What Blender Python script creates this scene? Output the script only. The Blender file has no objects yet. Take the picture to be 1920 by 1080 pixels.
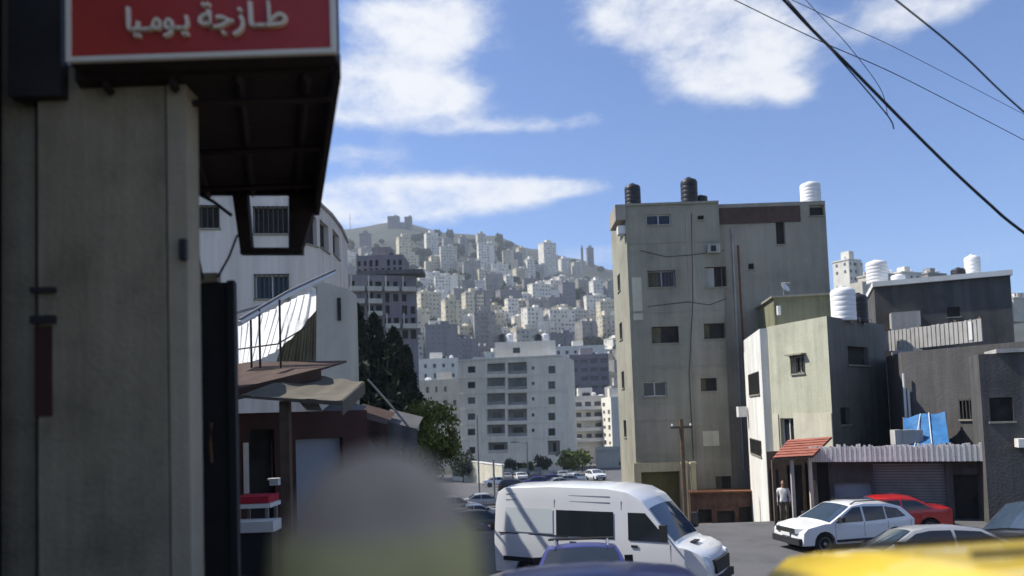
import bpy, bmesh, math, random
from mathutils import Vector, Matrix, Euler
R = math.radians
rnd = random.Random(11)
sc = bpy.context.scene
C = sc.collection

# ------------------------------------------------------------------ camera
F = 1400.0
PITCH, ROLL = R(3.0), R(-2.0)
CAMZ = 4.7
cd = bpy.data.cameras.new('camera')
cam = bpy.data.objects.new('camera', cd); C.objects.link(cam)
cd.sensor_width = 36.0; cd.lens = 36.0 * F / 1920.0
SHIFT = (778 - (540 + F * math.tan(PITCH))) / 1920.0
cd.shift_y = SHIFT
cd.clip_start = 0.05; cd.clip_end = 30000
CR = (Matrix.Rotation(math.pi / 2 + PITCH, 3, 'X') @ Matrix.Rotation(ROLL, 3, 'Z'))
cam.matrix_world = Matrix.Translation((0, 0, CAMZ)) @ CR.to_4x4()
cd.dof.use_dof = True; cd.dof.focus_distance = 22.0; cd.dof.aperture_fstop = 0.68
sc.camera = cam
# ------------------------------------------------------------------ world: sky with clouds
SUN_EL = R(50)
SUN_H = Vector((-0.97, 0.24, 0)).normalized()
SUN = Vector((SUN_H.x * math.cos(SUN_EL), SUN_H.y * math.cos(SUN_EL), math.sin(SUN_EL)))

def ray(px, py):
    return (CR @ Vector(((px - 960) / F, (540 - py) / F + SHIFT * 1920 / F, -1.0))).normalized()

w = bpy.data.worlds.new('World'); sc.world = w; w.use_nodes = True
nt = w.node_tree; nt.nodes.clear()
def N(t, **k):
    n = nt.nodes.new(t)
    for a, b in k.items(): setattr(n, a, b)
    return n
def L(a, b): nt.links.new(a, b)
def M(op, a, b=None, c=None, clamp=False):
    n = N('ShaderNodeMath', operation=op); n.use_clamp = clamp
    for i, v in enumerate((a, b, c)):
        if v is None: continue
        if isinstance(v, (int, float)): n.inputs[i].default_value = v
        else: L(v, n.inputs[i])
    return n.outputs[0]
sky = N('ShaderNodeTexSky', sky_type='NISHITA'); sky.sun_disc = False
sky.sun_elevation = SUN_EL; sky.sun_rotation = math.atan2(SUN_H.x, SUN_H.y)
sky.altitude = 550; sky.air_density = 1.0; sky.dust_density = 0.15; sky.ozone_density = 3.5
tc = N('ShaderNodeTexCoord'); sep = N('ShaderNodeSeparateXYZ'); L(tc.outputs['Generated'], sep.inputs[0])
az = M('ARCTAN2', sep.outputs[0], sep.outputs[1]); el = M('ARCSINE', sep.outputs[2])
mp = N('ShaderNodeMapping'); mp.inputs['Scale'].default_value = (1, 1, 1.9); L(tc.outputs['Generated'], mp.inputs[0])
def noise(scale, detail, rough, vec=mp.outputs[0]):
    n = N('ShaderNodeTexNoise'); n.inputs['Scale'].default_value = scale; n.inputs['Detail'].default_value = detail
    n.inputs['Roughness'].default_value = rough; L(vec, n.inputs['Vector']); return n.outputs['Fac']
n1 = noise(6.5, 9, 0.66); n2 = noise(22.0, 7, 0.65); n3 = noise(2.0, 3, .5)
CL = [(690, 25, 95, 36, .95), (850, 22, 85, 62, 1), (800, 84, 95, 34, .8), (700, 165, 125, 42, 1), (840, 180, 85, 42, 1), (660, 212, 110, 34, .9), (960, 238, 150, 16, .75),
      (1110, 215, 40, 20, .55), (655, 288, 90, 22, .7), (700, 368, 190, 40, 1.0), (890, 362, 170, 30, 1.0), (1040, 353, 95, 18, .9), (680, 405, 150, 32, .8),
      (1180, 20, 130, 50, .95), (1290, 50, 140, 75, 1), (1400, 90, 115, 75, 1), (1370, 140, 100, 50, .9), (1490, 172, 45, 26, .85), (1660, 25, 140, 40, .8), (1760, 25, 90, 35, .7),
      (1650, 95, 80, 35, .45), (1120, 478, 70, 26, .6), (1840, 485, 45, 28, .5), (500, 120, 150, 60, .9), (300, 330, 200, 60, .9), (2050, 200, 90, 50, .6), (1250, -120, 260, 60, .9), (800, -130, 200, 50, .8)]
dens = None
for (cx, cy, rx, ry, s) in CL:
    d = ray(cx, cy); a0 = math.atan2(d.x, d.y); e0 = math.asin(d.z)
    d1 = ray(cx + rx, cy); ra = abs(math.atan2(d1.x, d1.y) - a0); d2 = ray(cx, cy - ry); re = abs(math.asin(d2.z) - e0)
    u = M('MULTIPLY', M('SUBTRACT', az, a0), 1 / ra); v = M('MULTIPLY', M('SUBTRACT', el, e0), 1 / re)
    q = M('MULTIPLY', M('EXPONENT', M('MULTIPLY', M('ADD', M('MULTIPLY', u, u), M('MULTIPLY', v, v)), -0.75)), s)
    dens = q if dens is None else M('ADD', dens, q)
dens = M('MINIMUM', dens, 1.1)
# unseen rest of the sky: added clouds, coverage raised for neutral fill light
out = M('MULTIPLY', M('SUBTRACT', M('ABSOLUTE', az), 0.85), 3.0, clamp=True)
hi = M('MULTIPLY', M('SUBTRACT', el, 0.62), 4.0, clamp=True)
gen = M('MULTIPLY', M('MAXIMUM', out, hi), M('MULTIPLY', M('SUBTRACT', n3, 0.43), 5.0, clamp=True))
dens = M('MAXIMUM', dens, gen)
nn = M('ADD', M('MULTIPLY', M('SUBTRACT', n1, 0.5), 2.0), M('MULTIPLY', M('SUBTRACT', n2, 0.5), 0.8))
mask = M('MULTIPLY', M('SUBTRACT', M('ADD', dens, nn), 0.33), 0.95, clamp=True)
mr = N('ShaderNodeMapRange', interpolation_type='SMOOTHSTEP'); L(mask, mr.inputs[0])
mask = M('MULTIPLY', M('MULTIPLY', mr.outputs[0], M('GREATER_THAN', el, 0.0)), 0.95)
cr = N('ShaderNodeMixRGB'); cr.inputs[1].default_value = (0.70, 0.75, 0.86, 1); cr.inputs[2].default_value = (0.97, 0.98, 1.0, 1); L(M('MULTIPLY', dens, M('ADD', n2, .4), clamp=True), cr.inputs[0])
b1 = N('ShaderNodeBackground'); b1.inputs[1].default_value = 0.09
tint = N('ShaderNodeMixRGB', blend_type='MULTIPLY'); tint.inputs[0].default_value = 1.0; tint.inputs[2].default_value = (0.80, 0.95, 1.22, 1)
L(sky.outputs[0], tint.inputs[1]); L(tint.outputs[0], b1.inputs[0])
b2 = N('ShaderNodeBackground'); b2.inputs[1].default_value = 0.66; L(cr.outputs[0], b2.inputs[0])
mx = N('ShaderNodeMixShader'); L(mask, mx.inputs[0]); L(b1.outputs[0], mx.inputs[1]); L(b2.outputs[0], mx.inputs[2])
wo = N('ShaderNodeOutputWorld'); L(mx.outputs[0], wo.inputs[0])
# ------------------------------------------------------------------ sun
sl = bpy.data.lights.new('sun', 'SUN'); sl.energy = 5.0; sl.angle = R(0.53); sl.color = (1.0, 0.95, 0.86)
so = bpy.data.objects.new('sun', sl); C.objects.link(so); so.rotation_euler = SUN.to_track_quat('Z', 'Y').to_euler()
sc.view_settings.view_transform = 'Standard'; sc.view_settings.look = 'None'; sc.view_settings.gamma = 1.0
sc.view_settings.exposure = 0.60
sc.cycles.use_denoising = True; sc.cycles.max_bounces = 6; sc.cycles.diffuse_bounces = 3; sc.cycles.glossy_bounces = 2
sc.cycles.transmission_bounces = 3; sc.cycles.volume_bounces = 0; sc.cycles.caustics_reflective = False; sc.cycles.caustics_refractive = False
sc.cycles.sample_clamp_indirect = 4.0; sc.cycles.adaptive_threshold = 0.02

# ------------------------------------------------------------------ picking helpers (photo direction -> place in the world)
O = Vector((0, 0, CAMZ))
def PY(px, py, Y):
    d = ray(px, py); return O + d * (Y / d.y)
def PZ(px, py, z):
    d = ray(px, py); return O + d * ((z - CAMZ) / d.z)

# ------------------------------------------------------------------ materials
MAT = {}
def mat(name, col, rough=0.85, var=0.25, scale=1.5, col2=None, bump=0.0, bscale=30, metal=0.0, spec=0.3, streak=0.0, coat=0.0, trans=0.0, scale2=None):
    """base colour mottled by two noises; streak adds vertical rain stains"""
    m = bpy.data.materials.new(name); m.use_nodes = True; t = m.node_tree; nd = t.nodes; bs = nd['Principled BSDF']
    tcn = nd.new('ShaderNodeTexCoord')
    geo = nd.new('ShaderNodeNewGeometry')
    nz = nd.new('ShaderNodeTexNoise'); nz.inputs['Scale'].default_value = scale; nz.inputs['Detail'].default_value = 7; nz.inputs['Roughness'].default_value = .65
    t.links.new(tcn.outputs['Object'], nz.inputs['Vector'])
    rp = nd.new('ShaderNodeValToRGB')
    c2 = col2 if col2 else tuple(c * (1 - var) for c in col)
    c3 = tuple(min(1, c * (1 + var * .55)) for c in col)
    rp.color_ramp.elements[0].position = 0.30; rp.color_ramp.elements[0].color = (*c2, 1)
    rp.color_ramp.elements[1].position = 0.72; rp.color_ramp.elements[1].color = (*c3, 1)
    e = rp.color_ramp.elements.new(0.5); e.color = (*col, 1)
    t.links.new(nz.outputs['Fac'], rp.inputs[0]); cur = rp.outputs[0]
    if streak:
        mpn = nd.new('ShaderNodeMapping'); mpn.inputs['Scale'].default_value = (1.6, 1.6, 0.10); t.links.new(tcn.outputs['Object'], mpn.inputs[0])
        ns = nd.new('ShaderNodeTexNoise'); ns.inputs['Scale'].default_value = 1.3; ns.inputs['Detail'].default_value = 6; ns.inputs['Roughness'].default_value = .7; t.links.new(mpn.outputs[0], ns.inputs['Vector'])
        r2 = nd.new('ShaderNodeValToRGB'); r2.color_ramp.elements[0].position = .36; r2.color_ramp.elements[0].color = (1 - streak, 1 - streak, 1 - streak * 1.08, 1)
        r2.color_ramp.elements[1].position = .62; r2.color_ramp.elements[1].color = (1, 1, 1, 1); t.links.new(ns.outputs['Fac'], r2.inputs[0])
        mm = nd.new('ShaderNodeMixRGB'); mm.blend_type = 'MULTIPLY'; mm.inputs[0].default_value = 1; t.links.new(cur, mm.inputs[1]); t.links.new(r2.outputs[0], mm.inputs[2]); cur = mm.outputs[0]
    t.links.new(cur, bs.inputs['Base Color'])
    bs.inputs['Roughness'].default_value = rough; bs.inputs['Metallic'].default_value = metal; bs.inputs['Specular IOR Level'].default_value = spec
    if coat: bs.inputs['Coat Weight'].default_value = coat; bs.inputs['Coat Roughness'].default_value = .06
    if bump:
        nb = nd.new('ShaderNodeTexNoise'); nb.inputs['Scale'].default_value = bscale; nb.inputs['Detail'].default_value = 5; t.links.new(tcn.outputs['Object'], nb.inputs['Vector'])
        bn = nd.new('ShaderNodeBump'); bn.inputs['Strength'].default_value = bump; bn.inputs['Distance'].default_value = .03; t.links.new(nb.outputs['Fac'], bn.inputs['Height']); t.links.new(bn.outputs[0], bs.inputs['Normal'])
    if trans:
        tr = nd.new('ShaderNodeBsdfTranslucent'); t.links.new(cur, tr.inputs[0]); ms = nd.new('ShaderNodeMixShader'); ms.inputs[0].default_value = trans
        t.links.new(bs.outputs[0], ms.inputs[1]); t.links.new(tr.outputs[0], ms.inputs[2]); t.links.new(ms.outputs[0], nd['Material Output'].inputs[0])
    MAT[name] = m; return m
mat('concrete', (.285, .275, .22), var=.3, scale=.3, streak=.18, bump=.5, bscale=12)
mat('concrete_warm', (.315, .29, .24), var=.28, scale=.3, streak=.18, bump=.5, bscale=12)
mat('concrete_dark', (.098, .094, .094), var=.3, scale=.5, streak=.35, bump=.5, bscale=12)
mat('render_yellow', (.45, .45, .35), var=.16, scale=.8, streak=.22, bump=.4, bscale=9)
mat('render_cream', (.54, .51, .41), var=.15, scale=.8, streak=.2, bump=.3)
mat('render_white', (.72, .71, .68), var=.12, scale=.6, streak=.25, bump=.3)
mat('render_grey', (.42, .41, .40), var=.2, scale=.5, streak=.3, bump=.3)
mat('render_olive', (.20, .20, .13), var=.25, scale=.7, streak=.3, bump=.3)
mat('stone_pale', (.48, .455, .39), var=.16, scale=.35, streak=.14)
mat('stone_white', (.68, .65, .58), var=.14, scale=.35, streak=.14)
mat('stone_grey', (.27, .258, .24), var=.18, scale=.35, streak=.14)
mat('stone_cream', (.54, .49, .37), var=.14, scale=.35, streak=.14)
mat('stone_mauve', (.20, .185, .20), var=.18, scale=.35, streak=.14)
mat('roof_white', (.66, .66, .64), var=.15, scale=1)
mat('roof_dark', (.10, .10, .10), var=.3, scale=1)
mat('glass_dark', (.018, .02, .024), rough=.12, var=.4, scale=.8, spec=.5)
mat('void', (.03, .028, .026), rough=.9, var=.5, scale=1.2)
mat('window_far', (.10, .105, .11), rough=.4, var=.5, scale=.05, spec=.5)
mat('frame_white', (.62, .62, .60), rough=.5, var=.1)
mat('frame_dark', (.06, .055, .05), rough=.6, var=.3)
mat('metal_grey', (.22, .22, .22), rough=.5, var=.25, metal=.3)
mat('metal_pipe', (.34, .33, .31), rough=.5, var=.3)
mat('rust', (.17, .075, .04), rough=.85, var=.4, scale=3, bump=.3)
mat('sheet_brown', (.085, .05, .04), rough=.7, var=.3, scale=1.5, streak=.3)
mat('red_tile', (.33, .115, .08), rough=.8, var=.35, scale=2, bump=.3)
mat('tank_white', (.70, .70, .70), rough=.45, var=.06, scale=2)
mat('tank_black', (.022, .022, .026), rough=.45, var=.3, scale=2)
mat('wall_shop', (.34, .285, .205), rough=.9, var=.38, scale=1.3, streak=.32, bump=.4, bscale=20)
mat('wall_shop_trim', (.40, .34, .25), rough=.9, var=.2, scale=1.2, streak=.2, bump=.3)
mat('black_paint', (.026, .024, .026), rough=.6, var=.4)
mat('dark_brown', (.030, .018, .016), rough=.75, var=.4, scale=3, bump=.3)
mat('sign_red', (.42, .04, .03), rough=.35, var=.15, scale=1.2, spec=.4)
mat('sign_cream', (.72, .66, .56), rough=.5, var=.1)
mat('sign_letter', (.80, .70, .56), rough=.5, var=.08)
mat('asphalt', (.105, .105, .11), rough=.92, var=.3, scale=.5, bump=.6, bscale=40)
mat('paving', (.26, .25, .23), rough=.92, var=.25, scale=1.0, bump=.4, bscale=18)
mat('stone_apartment', (.76, .69, .56), var=.14, scale=.3, streak=.16)
mat('earth', (.042, .046, .036), rough=1, var=.5, scale=.02, col2=(.022, .03, .02))
mat('fabric_white', (.86, .86, .86), rough=.9, var=.08, scale=2, trans=.65)
mat('plaster_white', (.68, .62, .56), var=.14, scale=.4, streak=.2, bump=.3)
mat('grey_side', (.16, .155, .14), var=.25, scale=.6, streak=.3, bump=.4)
mat('van_panel', (.60, .65, .66), rough=.3, var=.03, spec=.5, coat=.5)
mat('fabric_olive', (.13, .12, .075), rough=.95, var=.35, scale=2, streak=.3)
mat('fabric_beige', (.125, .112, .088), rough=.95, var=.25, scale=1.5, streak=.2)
mat('awning_brown', (.075, .045, .035), rough=.9, var=.35, scale=1.6, streak=.3)
mat('tarp_blue', (.035, .14, .33), rough=.5, var=.35, scale=1.5, bump=.6, bscale=5)
mat('shutter_blue', (.30, .33, .38), rough=.6, var=.12, scale=1)
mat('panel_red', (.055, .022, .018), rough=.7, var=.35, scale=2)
mat('cloth_red', (.40, .02, .04), rough=.8, var=.25, scale=4)
mat('wood_dark', (.10, .07, .05), rough=.85, var=.35, scale=3)
mat('brick_dark', (.12, .07, .055), rough=.9, var=.4, scale=3, streak=.3, bump=.6, bscale=14)
mat('car_white', (.74, .75, .76), rough=.28, var=.03, spec=.5, coat=.8)
mat('car_red', (.45, .015, .015), rough=.3, var=.08, spec=.5, coat=.8)
mat('car_navy', (.03, .035, .17), rough=.38, var=.12, spec=.4, coat=.25)
mat('car_black', (.012, .012, .016), rough=.3, var=.2, spec=.5, coat=.8)
mat('car_yellow', (.70, .50, .02), rough=.35, var=.08, spec=.5, coat=.7)
mat('car_silver', (.42, .43, .44), rough=.3, var=.06, metal=.3, coat=.6)
mat('car_glass', (.02, .024, .03), rough=.06, var=.2, spec=.7)
mat('windshield', (.035, .055, .085), rough=.05, var=.3, spec=.8, scale=.9)
mat('rubber', (.02, .02, .02), rough=.9, var=.3)
mat('rim', (.45, .45, .46), rough=.35, var=.1, metal=.7)
mat('plastic', (.025, .025, .027), rough=.6, var=.2)
mat('lamp_clear', (.70, .72, .74), rough=.1, var=.08, spec=.7)
mat('lamp_red', (.35, .01, .01), rough=.2, var=.1, spec=.6)
mat('leaf_dark', (.022, .030, .016), rough=.8, var=.5, scale=.6, col2=(.008, .012, .008))
mat('leaf_green', (.12, .145, .03), rough=.8, var=.45, scale=.8, col2=(.035, .05, .015))
mat('leaf_far', (.050, .062, .032), rough=.9, var=.4, scale=.1)
mat('bark', (.10, .08, .06), rough=.95, var=.35, scale=4, bump=.5)
mat('cable', (.015, .015, .018), rough=.6, var=.2)
mat('skin', (.36, .20, .14), rough=.6, var=.12, scale=8)
mat('cap_grey', (.47, .36, .265), rough=.95, var=.25, scale=14, bump=.4, bscale=120)
mat('jacket_mustard', (.52, .44, .20), rough=.9, var=.25, scale=5, bump=.4, bscale=60)
mat('trousers', (.06, .06, .07), rough=.9, var=.25, scale=5)
mat('shirt_white', (.68, .68, .66), rough=.9, var=.12, scale=5)
mat('hair', (.025, .02, .018), rough=.7, var=.4, scale=30)
mat('shoe', (.03, .025, .02), rough=.6, var=.3)
mat('paint_cream', (.50, .45, .30), rough=.8, var=.18, scale=1.2, streak=.25)
mat('door_olive', (.13, .115, .045), rough=.75, var=.22, scale=1.0, streak=.2)
mat('door_green', (.035, .06, .05), rough=.7, var=.3, scale=1.4)
mat('bin_green', (.05, .10, .07), rough=.6, var=.3)

# ------------------------------------------------------------------ mesh builder
ORG = {}
def tag(o, label=None, cat=None, group=None, kind=None):
    if label: o['label'] = label
    if cat: o['category'] = cat
    if group: o['group'] = group
    if kind: o['kind'] = kind
    elif cat: o['kind'] = 'thing'
    return o
def thing(name, label, cat, loc=(0, 0, 0), group=None, rot=None, local=False):
    o = bpy.data.objects.new(name, None); C.objects.link(o); o.location = loc; o.empty_display_size = .3
    if rot: o.rotation_euler = rot
    ORG[o.name] = Vector((0, 0, 0)) if local else Vector(loc)
    return tag(o, label, cat, group)
class MB:
    def __init__(s): s.v = []; s.f = []
    def add(s, vs, fs):
        k = len(s.v); s.v += [Vector(v) for v in vs]; s.f += [tuple(i + k for i in f) for f in fs]; return s
    def box(s, lo, hi, mtx=None):
        a, b = Vector(lo), Vector(hi)
        vs = [Vector((x, y, z)) for z in (a.z, b.z) for y in (a.y, b.y) for x in (a.x, b.x)]
        if mtx: vs = [mtx @ v for v in vs]
        return s.add(vs, [(0, 2, 3, 1), (4, 5, 7, 6), (0, 1, 5, 4), (2, 6, 7, 3), (0, 4, 6, 2), (1, 3, 7, 5)])
    def prism(s, pts, z0, z1):     # pts CCW seen from above
        n = len(pts); vs = [(p[0], p[1], z0) for p in pts] + [(p[0], p[1], z1) for p in pts]
        fs = [tuple(range(n - 1, -1, -1)), tuple(range(n, 2 * n))] + [(i, (i + 1) % n, n + (i + 1) % n, n + i) for i in range(n)]
        return s.add(vs, fs)
    def extr(s, pts, d):           # a 3D polygon pushed along d
        n = len(pts); d = Vector(d); vs = [Vector(p) for p in pts] + [Vector(p) + d for p in pts]
        return s.add(vs, [tuple(range(n)), tuple(range(2 * n - 1, n - 1, -1))] + [((i + 1) % n, i, n + i, n + (i + 1) % n) for i in range(n)])
    def tube(s, pts, r, n=6, cap=True):
        pts = [Vector(p) for p in pts]; rr = r if isinstance(r, (list, tuple)) else [r] * len(pts)
        k0 = len(s.v); up = Vector((0, 0, 1))
        for i, p in enumerate(pts):
            d = (pts[min(i + 1, len(pts) - 1)] - pts[max(i - 1, 0)]).normalized()
            a = d.cross(up); a = a.normalized() if a.length > .05 else d.cross(Vector((0, 1, 0))).normalized()
            b = a.cross(d)
            for j in range(n):
                t = 2 * math.pi * j / n; s.v.append(p + (a * math.cos(t) + b * math.sin(t)) * rr[i])
        for i in range(len(pts) - 1):
            for j in range(n):
                a0 = k0 + i * n + j; a1 = k0 + i * n + (j + 1) % n; s.f.append((a0, a1, a1 + n, a0 + n))
        if cap: s.f.append(tuple(range(k0 + n - 1, k0 - 1, -1))); k1 = k0 + (len(pts) - 1) * n; s.f.append(tuple(range(k1, k1 + n)))
        return s
    def lathe(s, prof, c=(0, 0, 0), n=20):   # prof: (r, z)
        k0 = len(s.v); c = Vector(c)
        for (r, z) in prof:
            for j in range(n): t = 2 * math.pi * j / n; s.v.append(c + Vector((r * math.cos(t), r * math.sin(t), z)))
        for i in range(len(prof) - 1):
            for j in range(n): a0 = k0 + i * n + j; a1 = k0 + i * n + (j + 1) % n; s.f.append((a0, a1, a1 + n, a0 + n))
        s.f.append(tuple(range(k0 + n - 1, k0 - 1, -1))); k1 = k0 + (len(prof) - 1) * n; s.f.append(tuple(range(k1, k1 + n)))
        return s
    def build(s, name, m, parent=None, smooth=None, kind=None):
        me = bpy.data.meshes.new(name)
        org = Vector((0, 0, 0))
        if parent is not None: org = ORG[parent.name]
        me.from_pydata([v - org for v in s.v], [], s.f)
        for mm in (m if isinstance(m, list) else [m]): me.materials.append(MAT[mm])
        if smooth:
            me.polygons.foreach_set('use_smooth', [True] * len(me.polygons)); me.set_sharp_from_angle(angle=R(smooth))
        me.update()
        o = bpy.data.objects.new(name, me); C.objects.link(o)
        if parent is not None: o.parent = parent; ORG[o.name] = org
        else: ORG[o.name] = Vector((0, 0, 0))
        if kind: o['kind'] = kind
        return o
def single(mb, name, m, label, cat, loc=None, group=None, smooth=None):
    """a thing that is one mesh; loc is its base"""
    loc = Vector(loc) if loc is not None else sum(mb.v, Vector()) / len(mb.v)
    mb.v = [v - loc for v in mb.v]; o = mb.build(name, m, None, smooth); o.location = loc
    return tag(o, label, cat, group)
def copy_tree(o, parent=None):
    c = o.copy(); C.objects.link(c); c.parent = parent
    for ch in list(o.children): copy_tree(ch, c)
    return c

# ------------------------------------------------------------------ ground
RIDGE = []
for (px, py) in [(150, 470), (450, 440), (650, 428), (740, 414), (850, 436), (920, 440), (1000, 465), (1080, 484), (1150, 505), (1300, 530), (1500, 545), (1700, 540), (1900, 548), (2400, 560)]:
    p = PY(px, py, 1300); RIDGE.append((p.x, p.z))
def interp(tab, x):
    if x <= tab[0][0]: return tab[0][1]
    for (a, b), (c, d) in zip(tab, tab[1:]):
        if x <= c:
            t = (x - a) / (c - a); t = t * t * (3 - 2 * t); return b + (d - b) * t
    return tab[-1][1]
def sm(a, b, x): t = min(1, max(0, (x - a) / (b - a))); return t * t * (3 - 2 * t)
FALL = [(0, 0), (20, 0), (31, -.1), (37, -1.4), (45, -2.9), (60, -3.8), (150, -6.5), (260, -12)]
def ground(x, y):
    if y < 20: return min(3.0, 3.0 * (1 - y / 20)) if y > 0 else 3.0
    if y < 260:
        a = interp(FALL, y); k = sm(13.0, 17.0, x) * (1 - sm(60, 120, y)); return a * (1 - k) + .1 * k * sm(20, 24, y)
    if y <= 1300:
        t = (y - 260) / 1040; r = interp(RIDGE, x * 1300 / max(y, 500))
        b = math.sin(x * .013 + y * .009) * 5 * math.sin(t * math.pi) + math.sin(x * .031 - y * .017) * 2.5 * math.sin(t * math.pi)
        return -12 + (r + 12) * t ** 1.18 + b
    r = interp(RIDGE, x * 1300 / y); return r - (y - 1300) * .12
def hit(px, py):
    d = ray(px, py); t = 60.0
    while t < 1500:
        p = O + d * t
        if p.z <= ground(p.x, p.y): return p
        t += 2.0
    return O + d * (1290 / d.y)
ys = [-40, -20, -8] + [i * 2.0 for i in range(0, 32)] + [66 + i * 8 for i in range(0, 26)] + [280 + i * 25 for i in range(0, 42)] + [1320, 1400, 1600, 2000]
xs = [-1500, -1000] + [-800 + 25 * i for i in range(0, 29)] + [-90, -70, -50, -40, -30] + [-24 + 2 * i for i in range(0, 25)] + [28, 34, 42, 55, 70, 90] + [100 + 25 * i for i in range(0, 41)] + [1300, 1800]
xs = sorted(set(xs))
def sheet(name, m, cells, dz=0.0):
    idx = {}; mb = MB()
    def vi(i, j):
        if (i, j) not in idx: idx[(i, j)] = len(mb.v); mb.v.append(Vector((xs[i], ys[j], ground(xs[i], ys[j]) + dz)))
        return idx[(i, j)]
    for j in range(len(ys) - 1):
        for i in range(len(xs) - 1):
            cx, cy = (xs[i] + xs[i + 1]) / 2, (ys[j] + ys[j + 1]) / 2
            if cells(cx, cy): mb.f.append((vi(i, j), vi(i + 1, j), vi(i + 1, j + 1), vi(i, j + 1)))
    o = mb.build(name, m, smooth=60); o['kind'] = 'structure'; return o
sheet('ground', 'earth', lambda x, y: True)
def on_road(x, y):
    if y < -8: return False
    if y < 50: return -9 < x < 18
    if y < 62: return -8 < x < 14
    c = 8 + (y - 60) * .14; return y < 150 and -24 < x < c + 12 or (y < 260 and abs(x - c) < 12)
sheet('road', 'asphalt', on_road, .012)

# ------------------------------------------------------------------ buildings
def edge_frame(A, B):
    A, B = Vector(A).to_2d(), Vector(B).to_2d(); d = B - A; Ln = d.length; t = d / Ln; n = Vector((t.y, -t.x)); return A, t, n, Ln
def on_edge(A, B, px, py):
    """where the sight line through a photo point meets the wall over A-B: (distance along the wall, height)"""
    A, t, n, Ln = edge_frame(A, B); d = ray(px, py); dn = d.x * n.x + d.y * n.y; s = ((A.x - O.x) * n.x + (A.y - O.y) * n.y) / dn
    p = O + d * s; return (p.x - A.x) * t.x + (p.y - A.y) * t.y, p.z
def rect(A, B, x0, y0, x1, y1):
    ym, xm = (y0 + y1) / 2, (x0 + x1) / 2
    return (on_edge(A, B, x0, ym)[0], on_edge(A, B, x1, ym)[0], on_edge(A, B, xm, y1)[1], on_edge(A, B, xm, y0)[1])
def holed(mb, A, B, z0, z1, holes, rv=.22):
    A, t, n, Ln = edge_frame(A, B)
    us = sorted({0, Ln} | {min(Ln, max(0, h[0])) for h in holes} | {min(Ln, max(0, h[1])) for h in holes}); vs = sorted({z0, z1} | {min(z1, max(z0, h[2])) for h in holes} | {min(z1, max(z0, h[3])) for h in holes})
    def pt(u, z, k=0): return (A.x + t.x * u - n.x * k, A.y + t.y * u - n.y * k, z)
    for i in range(len(us) - 1):
        for j in range(len(vs) - 1):
            u, z = (us[i] + us[i + 1]) / 2, (vs[j] + vs[j + 1]) / 2
            if any(h[0] < u < h[1] and h[2] < z < h[3] for h in holes): continue
            mb.add([pt(us[i], vs[j]), pt(us[i + 1], vs[j]), pt(us[i + 1], vs[j + 1]), pt(us[i], vs[j + 1])], [(0, 1, 2, 3)])
    for (a, b, c, d) in [h[:4] for h in holes]:
        for q in ((pt(a, c), pt(a, c, rv), pt(a, d, rv), pt(a, d)), (pt(b, c), pt(b, d), pt(b, d, rv), pt(b, c, rv)), (pt(a, c), pt(b, c), pt(b, c, rv), pt(a, c, rv)), (pt(a, d), pt(a, d, rv), pt(b, d, rv), pt(b, d))):
            mb.add(q, [(0, 1, 2, 3)])
def slab_on(A, B, u0, u1, z0, z1, k0, k1):
    """a box on the wall over A-B from depth k0 to k1 outwards"""
    A, t, n, Ln = edge_frame(A, B); mb = MB()
    def pt(u, k, z): return (A.x + t.x * u + n.x * k, A.y + t.y * u + n.y * k, z)
    mb.add([pt(u0, k1, z0), pt(u1, k1, z0), pt(u1, k0, z0), pt(u0, k0, z0), pt(u0, k1, z1), pt(u1, k1, z1), pt(u1, k0, z1), pt(u0, k0, z1)],
           [(3, 2, 1, 0), (4, 5, 6, 7), (0, 1, 5, 4), (1, 2, 6, 5), (2, 3, 7, 6), (3, 0, 4, 7)])
    return mb
def window(root, A, B, h, style='frame', name='window'):
    u0, u1, z0, z1 = h[:4]; rv = .22
    o = slab_on(A, B, u0 - .02, u1 + .02, z0 - .02, z1 + .02, -rv - .04, -rv).build(name, 'void' if style in ('void', 'bars_void') else ('door_olive' if style == 'olive' else 'glass_dark'), root)
    if style in ('frame', 'bars'):
        mb = MB(); w_ = .05
        for (a, b, c, d) in ((u0, u1, z0, z0 + w_), (u0, u1, z1 - w_, z1), (u0, u0 + w_, z0 + w_, z1 - w_), (u1 - w_, u1, z0 + w_, z1 - w_), ((u0 + u1) / 2 - .025, (u0 + u1) / 2 + .025, z0 + w_, z1 - w_)):
            s_ = slab_on(A, B, a, b, c, d, -rv + .005, -rv + .05); mb.add(s_.v, s_.f)
        mb.build('frame', 'frame_white', o)
    if style in ('bars', 'bars_void'):
        mb = MB(); n_ = max(4, int((u1 - u0) / .18))
        for i in range(n_ + 1):
            a = u0 + (u1 - u0) * i / n_; s_ = slab_on(A, B, a - .018, a + .018, z0 - .03, z1 + .03, .02, .05); mb.add(s_.v, s_.f)
        for z in (z0, z1): s_ = slab_on(A, B, u0 - .04, u1 + .04, z - .02, z + .02, .02, .05); mb.add(s_.v, s_.f)
        mb.build('grille', 'frame_dark', o)
    if style in ('frame', 'void', 'bars', 'bars_void') and z1 - z0 < 2:
        slab_on(A, B, u0 - .06, u1 + .06, z0 - .07, z0 - .003, -.1, .07).build('sill', 'concrete', o)
    return o
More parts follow.
